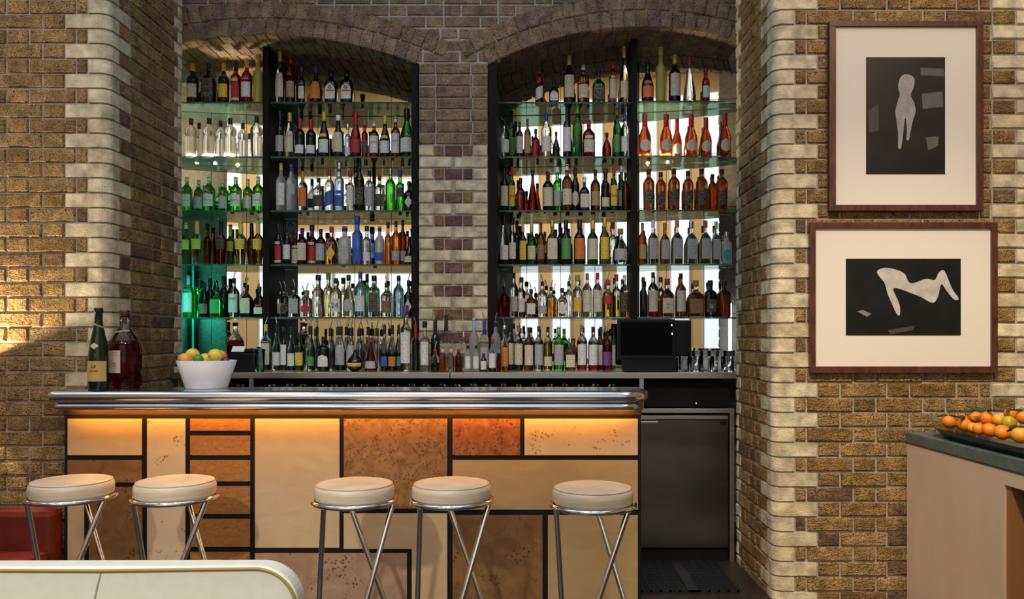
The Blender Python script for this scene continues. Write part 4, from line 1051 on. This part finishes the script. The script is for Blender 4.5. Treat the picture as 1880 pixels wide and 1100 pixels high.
# rows: px of the centre, px of the top, px width, shape, glass, cap, label colours (body, shoulder, foot), options
#   p pourer, B rear row, R long coloured neck sleeve, v oval / d diamond / a arched / s slanted label, t tall / l low / m mid label
ROWS = {
 ('A', 0): """354 117 22 wine K g c|384 116 26 squat K k k t|411 117 20 wine K g y|433 112 18 slim R k rcc|453 109 20 wine R g w|474 101 18 slim L g -""",
 ('B', 0): """514 94 17 burg C g c t|534 105 17 spirit R r t|554 123 12 slim K b wp|580 123 23 decanter K b o t|608 131 21 square K k w ta|637 131 21 square K k w ta""",
 ('A', 1): """351 218 21 cut Q k -|366 226 18 cut Q k - B|384 217 21 cut Q k -|405 222 19 cut Q k - B|423 217 21 cut Q k -|446 226 19 cut Q k - B|471 214 21 cut Q k -""",
 ('B', 1): """514 204 16 wine K k s|532 207 17 burg Y g c t|551 218 18 wine K r w lR|571 220 19 wine K r w lR|595 206 20 burg K g wy|621 212 21 burg K w c t|640 228 12 slim B s w l|653 206 20 burg R r r R|668 221 12 slim R n k|687 224 18 spirit A w w t|707 213 19 burg K g wy|725 215 17 spirit A w w t|747 200 25 burg D k w""",
 ('A', 2): """343 325 19 spirit G w wr|365 331 18 spirit G w wr B|384 324 21 spirit G w wr|410 329 19 spirit G w wr B|433 325 21 spirit G w wr|455 329 18 spirit G w wr B|474 324 20 spirit G w wr""",
 ('B', 2): """516 300 18 spirit F y w t|535 301 18 spirit F b s m|556 315 17 spirit C o o tR|585 327 20 spirit C k k|605 311 18 spirit C r b s|623 297 17 slim B s bb l|643 313 14 slim C r wr t|660 290 18 wine K k k|678 313 17 spirit C k s t|697 323 18 spirit C k k|717 310 19 spirit G s -|733 312 15 slim G b k m|751 333 19 squat K k w d""",
 ('A', 3): """343 409 19 taper V y y|362 406 21 taper J y y R|381 411 17 taper A k - B|406 406 20 taper R k kr R|423 412 17 taper V y y BR|442 406 22 taper J y y R|462 410 18 taper A k - BR|474 406 20 taper J y y R""",
 ('B', 3): """511 411 14 wine K k rcc|527 408 15 wine K k w|541 424 15 slim R k ccc|555 419 19 spirit R k c t|573 413 17 slim R k rcc|592 421 19 spirit R k s t|609 416 21 squat Y r yp d|633 416 21 square S k s|653 397 19 slim U b b l|672 415 15 slim C k w l|697 416 18 spirit S k b l|714 408 12 slim O k -|727 406 16 spirit O k s l|741 404 15 spirit R k s l|752 435 22 bell K k c""",
 ('A', 4): """346 506 20 spirit G l wx tR|361 512 16 wine G k - B|376 519 20 burg K k n|386 511 18 wine K k - B|398 517 23 squat G k g tp|411 507 18 wine K k - B|431 501 20 spirit C k w tp|453 513 21 squat K k c tp|475 516 19 squat K k wr lp""",
 ('B', 4): """514 519 15 spirit M k c p|527 519 17 square C k k vp|544 516 19 square C k s tp|563 523 20 square C n r vp|583 505 19 slim C k -|600 501 17 slim J v -|617 511 21 spirit C k w|640 505 21 decanter C k s v|660 499 21 spirit B b w|674 503 15 wine G k - B|687 506 20 square C k k t|710 510 21 spirit C k n p|729 506 20 spirit B k -|747 505 17 squat K k w dp""",
 ('C', 0): """990 127 15 spirit R r w s|1017 148 18 squat K k w a|1045 103 21 wine K g c t|1071 120 22 spirit A w c|1099 129 23 squat D k k|1125 115 14 slim R r ccr t|1146 85 17 burg J g c""",
 ('D', 0): """1189 115 22 burg K k oo|1213 87 18 slim L g -|1239 101 21 wine K g c t|1266 104 24 bell C r -|1296 125 14 slim R r w""",
 ('C', 1): """927 221 17 spirit C k w|940 196 14 wine D k g B|954 224 13 spirit K k c t|967 219 13 spirit A r t t|985 237 15 squat R k -|1003 208 19 spirit C b w|1021 242 13 decanter K k -|1041 192 15 wine K k w tR|1060 195 18 wine D v -|1081 221 22 spirit R r cc|1114 244 17 decanter R k -|1136 196 15 wine D v g|1150 208 16 spirit C b w""",
 ('D', 1): """1184 209 23 burg E r c vR|1223 210 23 burg E r c vR|1243 218 19 burg E r c vBR|1269 211 23 burg E r c vR|1296 216 21 burg E r c vR|1331 208 22 burg E r c vR""",
 ('C', 2): """926 310 16 spirit K k c t|940 307 13 wine D r y t|956 327 17 squat R k -|978 312 20 bell R k -|1006 315 20 spirit K k c t|1023 307 16 slim G w s|1041 302 19 spirit A w c|1059 307 16 wine K k c v|1073 325 19 squat K w c|1093 312 18 spirit A k t|1110 310 16 slim K k c l|1127 307 14 wine D r y t|1141 305 13 slim D w s|1152 317 14 spirit A k -""",
 ('D', 2): """1191 311 20 flask H k k s|1213 316 18 flask H k k s|1237 310 21 flask H k k s|1263 314 19 flask H k k s|1288 310 21 flask H k k s|1308 320 16 flask H k - B|1325 311 20 flask H k k s""",
 ('C', 3): """923 395 18 burg M k w|938 400 14 slim C k w|949 405 15 wine K k - B|960 411 14 wine K g y t|976 412 17 wine D g c|993 409 15 spirit A r n|1014 405 22 squat V g c t|1028 410 15 wine K k - B|1039 404 20 wine K k g t|1064 404 21 wine K k o t|1088 405 20 wine D g c t|1110 400 18 wine V g y t|1125 408 15 slim C n - B|1139 420 28 decanter C n s""",
 ('D', 3): """1181 409 15 spirit H n t|1199 405 19 squat C w s t|1219 409 18 squat H o s t|1243 405 21 squat J o s t|1269 407 22 squat C s s t|1295 405 21 squat J n s t|1316 407 16 squat C s s t|1334 426 17 square S s x v""",
 ('C', 4): """923 516 19 spirit R k - p|941 501 15 spirit C k s|956 509 15 slim C k w|975 521 19 squat A k w p|996 507 18 spirit C k s lp|1015 517 17 spirit W k - p|1032 529 20 squat C k w v|1044 507 15 spirit C k - Bp|1060 505 17 slim C v y|1078 502 18 spirit C n c t|1097 501 18 spirit C r c t|1116 504 18 slim Y r r mp|1133 504 14 slim J r -|1149 505 17 spirit W w k t""",
 ('D', 4): """1181 509 13 slim K k -|1199 500 19 spirit P k c t|1213 509 14 slim C k - B|1225 512 25 squat W r c|1250 502 19 spirit H k c t|1277 515 29 squat W n n|1304 515 21 square K k k|1329 516 22 square A k -""",
}
TEXT = {('A', 0, 453): ('CAMPARI', .30, 'w', .545), ('B', 0, 608): ('@', 0, 'r'), ('B', 0, 637): ('@', 0, 'r'), ('B', 1, 532): ('LILLET', .16, 'r', .50), ('B', 1, 687): ("PIMM'S", .22, 'r', .42),
        ('B', 1, 725): ("PIMM'S", .22, 'r', .42), ('B', 4, 617): ('24', .40, 'k'), ('C', 2, 940): ('J&B', .36, 'r', .35), ('C', 2, 1127): ('J&B', .36, 'r', .35), ('D', 4, 1225): ("Maker's\nMark", .50, 'k'),
        ('D', 4, 1304): ("JACK\nDANIEL'S", .45, 'w'), ('A', 4, 431): ("PIMM'S", .20, 'r', .48), ('D', 2, 1191): ('JOHNNIE WALKER', .3, 'g')}
for x in (343, 384, 433, 474): TEXT[('A', 2, x)] = ('Tanqueray', .24, 'k')
for x in (1213, 1237, 1263, 1288, 1325): TEXT[('D', 2, x)] = ('JOHNNIE WALKER', .3, 'g')
SHELFW = ['top', 'fourth', 'third', 'second', 'first']
BAYW = {'A': ('beyond upright', 'fruit-bowl arch'), 'B': ('from pier', 'fruit-bowl arch'), 'C': ('from pier', 'till arch'), 'D': ('beyond upright', 'till arch')}
BX = {'A': (MLX, UL-.024), 'B': (UL+.024, PXL-.048), 'C': (PXR+.06, UR-.024), 'D': (UR+.024, MRX)}
GRP = {}
def words(shape, g, cap, lab):
    s = G[g][0]+' '+{'squat': 'squat ', 'slim': 'slim ', 'bell': 'bell-shaped ', 'square': 'square ', 'cut': 'cut-glass ', 'flask': 'shouldered ', 'decanter': 'rounded ', 'taper': 'tapered '}.get(shape, '')+'bottle'
    s += ', '+CC[cap][0]+' cap' if cap != '-' else ''
    s += ', '+LC[lab[0]][0]+' label' if lab != '-' else ''
    return s
NBOT = 0
for (bay, row), txt in ROWS.items():
    ent = []
    for e in txt.split('|'):
        f_ = e.split(); x, top, w = map(float, f_[:3]); shape, g, cap = f_[3:6]; lab = f_[6] if len(f_) > 6 else '-'; opts = f_[7] if len(f_) > 7 else ''
        ent.append([x, top, w, shape, g, cap, lab, opts])
    order = sorted(ent, key=lambda q: q[0], reverse=bay in 'AB')
    front = [q for q in order if 'B' not in q[7]]; rear = [q for q in order if 'B' in q[7]]
    z = SZ[row]; put = []
    for q in sorted(ent, key=lambda q: ('B' in q[7], -q[2])):
        x, top, w, shape, g, cap, lab, opts = q
        back = 'B' in opts
        Yf, Yb = (5.583, 5.70) if bay in 'BC' else (5.570, 5.66) if bay == 'A' else (5.548, 5.625)
        rad = max(w/2/F*Yf, .014)
        if back: rad = min(rad, .034)
        kk = SQ.get(shape, 0); fat = 1.12 if kk else 1.0
        lo, hi = BX[bay]; done = False
        for shrink in range(12):
            ys = [Yb-.012*i for i in range(4)] if back else [Yf+.010*i for i in range(int((Yb-Yf)/.010)+1)]
            for Y in ys:
                for dx in (0, 1.5, -1.5, 3, -3):
                    X = PX(x+dx, Y); X = min(max(X, lo+rad*fat+.001), hi-rad*fat-.001)
                    if Y+rad*fat > mirror_y(X)-.004 or Y+rad*fat > mirror_y(X-.03)-.004: continue
                    if all((p[0]-X)**2+(p[1]-Y)**2 >= (p[2]+rad*fat+.0012)**2 for p in put): done = True; break
                if done: break
            if done: break
            rad *= .95
        put.append((X, Y, rad*fat))
        H = PZ(top, Y)-z
        # keep the cap clear of the shelf above
        if row > 0: H = min(H, SZ[row-1]-.014-z)
        ref, arch = BAYW[bay]
        n = (rear if back else front).index(q)
        lbl = '%s, %s %s%s, %s shelf, %s' % (words(shape, g, cap, '-' if back or len(words(shape, g, cap, lab).split()) > 8 else lab), ORD[n], 'in rear row ' if back else '', ref, SHELFW[row], arch)
        bottle(X, Y, z, H, rad, shape, g, cap, lab, opts, TEXT.get((bay, row, int(x))), lbl, 'bottles on the %s shelf, %s' % (SHELFW[row], arch)); NBOT += 1
# the row standing on the back counter: px, top, width, depth
CROW = """488 585 19 5.32 spirit M y c tp|506 585 17 5.34 burg C k w p|521 600 12 5.30 slim K k w t|535 600 15 5.30 burg M k w|550 600 16 5.28 slim D k y p|566 588 18 5.30 burg C k g lp|594 618 22 5.15 spirit K k w a|625 589 20 5.30 burg M k s tp|645 591 19 5.30 burg C k s tp|652 636 31 5.12 orb K n y|681 620 24 5.15 bell R r s|706 597 14 5.22 burg M k b l|720 597 15 5.20 burg M k o l|732 597 12 5.24 burg M k x l|745 560 20 5.16 slim J p w t|763 585 16 5.22 spirit C r - pR|780 590 17 5.18 slim C k w tB|799 576 17 5.25 wine K k - p|819 578 15 5.25 cone C k - R|799 630 13 5.05 small M r - p|813 630 13 5.05 small O a - p|828 630 12 5.05 small C a - p|842 630 13 5.05 small R r - p|851 598 11 5.22 slim C s - p|859 634 12 5.06 small F k w t|874 634 12 5.06 small F k w t|870 574 18 5.24 spirit F l - pR|889 577 17 5.24 spirit C b s pR|888 649 12 5.05 small K k w t|910 577 18 5.23 spirit F k - p|904 623 14 5.05 small M r w|916 642 8 5.05 small R v -|927 604 13 5.10 small W k o|922 587 16 5.24 slim C s b p|941 594 15 5.30 wine M k c t|952 597 17 5.28 spirit M n c t|969 601 18 5.28 spirit A k c t|989 599 17 5.28 spirit C k s t|1006 600 16 5.28 spirit Y k c l|1026 600 20 5.28 spirit G s s t|1047 621 20 5.26 squat A s c|1068 597 18 5.28 spirit P n w t|1089 600 19 5.28 spirit P k w t|1103 600 14 5.30 wine A k c t|1117 597 18 5.26 spirit R k p p|1131 600 14 5.30 wine G k c t|580 592 15 5.40 burg C k - p|607 592 16 5.40 burg C k - p|616 590 14 5.42 burg C k - p|636 590 15 5.42 burg C k - p|660 592 16 5.40 burg C k - p|672 590 15 5.42 burg C k - p|692 592 16 5.40 burg C k - p"""
ent = []
for e in CROW.split('|'):
    f_ = e.split(); x, top, w, Y = map(float, f_[:4]); ent.append((x, top, w, Y, f_[4], f_[5], f_[6], f_[7] if len(f_) > 7 else '-', f_[8] if len(f_) > 8 else ''))
order = sorted(ent, key=lambda q: -q[0])
CTEXT = {745: ('CHASE', .2, 'k', .34), 594: ("KAHLUA", .3, 'k')}
CTEXT = {488: ('CAMPARI', .16, 'w', .63)}
placed = [(PX(px_, 5.2), 5.2, .036) for px_ in ()]
for q in sorted(ent, key=lambda q: q[3]):
    x, top, w, Y0, shape, g, cap, lab, opts = q
    pier = PXL-.05 < PX(x, BY) < PXR+.06
    rad = w/2/F*Y0; done = False
    fat = 1.12 if SQ.get(shape, 0) else 1.0
    for shrink in range(14):
        for k in range(16):
            Y = Y0+(.012*k if k < 12 else -.012*(k-11))
            if pier and Y > BY-.022-rad*fat: continue
            for dx in (0, 2, -2, 4, -4):
                X = PX(x+dx, Y)
                if all((p[0]-X)**2+(p[1]-Y)**2 >= (p[2]+rad*fat+.0015)**2 for p in placed) and abs(X-UL) > rad*fat+.024 and X < PX(1134, 5.0)-rad: done = True; break
            if done: break
        if done: break
        rad *= .94
    placed.append((X, Y, rad*fat))
    H = PZ(top, Y)-CT
    n = order.index(q)
    H = min(H, SZ[4]-.015-CT) if Y+rad > SF else H
    lbl = '%s, standing on back counter, %s from till' % (words(shape, g, cap, lab if len(words(shape, g, cap, lab).split()) < 8 else '-'), ORD[n])
    bottle(X, Y, CT, H, rad, shape, g, cap, lab, opts.replace('B', ''), CTEXT.get(int(x)), lbl, 'bottles on the back counter'); NBOT += 1
tag_o = None
# ---- two large bottles and the fruit bowl on the bar
Y = 4.035; X = PX(181, Y)
b = thing('wine_magnum', 'large dark green wine bottle with tan label on the bar', 'bottle', (X, Y, BT_Z))
H = PZ(566, Y)-BT_Z; rad = 36/2/F*Y
PROF['magnum'] = ((.95, 0), (1, .012), (1, .36), (.95, .46), (.80, .58), (.60, .70), (.44, .79), (.37, .86), (.36, .95), (.42, .955), (.42, .98), (.38, 1))
mat('gl_magnum', (.010, .028, .010), .05, 0, .35, 1.45); G['X'] = ('dark', 'gl_magnum', 'gl_magnum', 1)
obj('glass', glass_mesh('magnum', 'X', rad, H), b)
obj('neck_foil', lathe('neck_foil', [(rad*.385, H*.86), (rad*.375, H*.945), (rad*.44, H*.953), (rad*.44, H*.985), (rad*.40, H+.002), (0, H+.003)], 16, m=mat('cap_k', (.012, .012, .014), .35)), b)
M_TANL = label_mat('t'); M_OCHRE = mat('ochre_paper', (.55, .36, .13), .6)
lo = obj('label', patch('magnum', rad, H, .11, .355, 1.25, M_OCHRE), b)
me = text_mesh('La', rad*.7, H*.05, M_INK['k'], rad+.002, .2); obj('lettering', me, lo, (0, 0, H*.30))
me = text_mesh('grande', rad*.85, H*.04, M_INK['k'], rad+.002, .25); obj('lettering', me, lo, (0, 0, H*.235))
obj('shoulder_label', patch('magnum', rad, H, .50, .58, .55, mat('shoulder_paper', (.62, .50, .32), .6), .0015, 'diamond'), b)
rr = prof_r(PROF['magnum'], .80)*rad
obj('twine_band', tube('twine_band', [((rr+.004)*math.cos(2*PI*k/20), (rr+.004)*math.sin(2*PI*k/20), H*.795-.012*math.cos(2*PI*k/20)) for k in range(20)], .004, mat('raffia', (.50, .36, .17), .7), 6, True), b)
Y = 4.172; X = PX(229, Y)
b = thing('armagnac_flagon', 'large clear flagon of dark red brandy with pink-cream label on the bar', 'bottle', (X, Y, BT_Z))
H = PZ(571, Y)-BT_Z; rad = 54/2/F*Y
PROF['flagon'] = ((.90, 0), (.96, .015), (1, .06), (1, .50), (.96, .57), (.80, .64), (.58, .70), (.40, .76), (.30, .81), (.26, .86), (.25, .965), (.30, .97), (.30, 1))
mat('gl_brandy', (.22, .018, .012), .04, 0, .96, 1.33)
G['Z'] = ('brandy', 'gl_brandy', 'gl_clear', .575)
SQ['flagon'] = 2.6
obj('glass', glass_mesh('flagon', 'Z', rad, H), b)
obj('wax_cap', lathe('wax_cap', [(rad*.29, H*.93), (rad*.33, H*.955), (rad*.34, H*.99), (rad*.30, H+.004), (0, H+.005)], 16, m=mat('dark_wax', (.10, .02, .02), .4)), b)
lo = obj('label', patch('flagon', rad, H, .205, .49, .50, mat('pink_paper', (.68, .50, .42), .6)), b)
b.rotation_euler[2] = -.28
for k, (tx, zz, hh, ww) in enumerate((('Bas Armagnac', .465, .022, .78), ('Francis Darroze', .435, .022, .78), ('Ch\u00e2teau', .33, .03, .5), ('de Boulin', .295, .03, .5))):
    me = text_mesh(tx, rad*ww, H*hh, M_INK['k'], rad*1.02+.0025, .15); obj('lettering', me, lo, (0, 0, H*zz))
obj('ribbon', tube('ribbon', [(rad*.45, -rad*.1, H*.74), (rad*.2, -rad*.5, H*.735), (-rad*.35, -rad*.45, H*.72), (-rad*.75, -rad*.3, H*.66), (-rad*.98, -rad*.25, H*.61)], .005, _M['raffia'], 6), b)
Y = 4.185; X = PX(379.5, Y)
bw = thing('fruit_bowl', 'white ceramic conical bowl full of citrus on the bar', 'bowl', (X, Y, BT_Z))
r0, r1 = 37/F*Y, 52.5/F*Y; H = PZ(662, Y)-BT_Z
obj('bowl', lathe('bowl', [(0, .002), (r0-.006, 0), (r0, .004), (r1, H), (r1-.002, H+.001), (r1-.006, H-.002), (r0-.004, .012), (0, .010)], 40, m=M_CERAMIC), bw)
M_LEM = noisy('lemon_skin', (.80, .56, .06), (.84, .62, .10), 70, .4, .15)
M_LIME = noisy('lime_skin', (.06, .22, .02), (.10, .30, .03), 60, .38, .12)
M_PLUM = mat('plum_skin', (.20, .03, .12), .35)
M_ORB = noisy('orange_skin', (.82, .34, .06), (.85, .40, .09), 60, .45, .15)
FRB = [('orange', 340, 660, .035, -.03, M_ORB, (1, 1, .95), 'orange beside the lemon with the stalk end showing'), ('lemon', 354, 651, .033, .05, M_LEM, (1.1, 1, 1), 'lemon with its stalk end turned to the room, in the bowl'), ('lime', 364, 660, .027, -.075, M_LIME, (1, 1, .95), 'green lime at the rim of the white bowl'),
       ('lemon', 377, 660, .032, .0, M_LEM, (1.08, 1, 1), 'lemon lying low between the lime and the largest lemon'), ('lemon', 395, 653, .035, -.058, M_LEM, (1.1, 1, 1), 'largest lemon, lying on top of the fruit bowl'), ('orange', 405, 653, .030, .03, M_ORB, (1, 1, .95), 'orange behind the largest lemon in the bowl'),
       ('plum', 413, 664, .024, -.02, M_PLUM, (1, 1, 1), 'purple plum at the rim of the white bowl')]
for (nm, px, py, r, dy, m, sc, lab) in FRB:
    yy = Y+dy
    t = thing(nm, lab, nm, (PX(px, yy), yy, PZ(py, yy)), 'fruit in the bowl')
    me = sphere('skin', r, m, *sc, 20, 12)
    if nm == 'lemon':
        for v in me.vertices:
            if abs(v.co.x) > r*.95: v.co.x *= 1.08
    sk = obj('skin', me, t, (0, 0, 0), (0, .2, .9 if px == 354 else R.uniform(-.4, .4)))
    obj('stalk_end', lathe('stalk_end', [(0, 0), (r*.16, 0), (r*.1, r*.06), (0, r*.07)], 8, m=M_STEM), t, (-r*.45, -r*.82, -r*.1), (PI/2, 0, -.5))
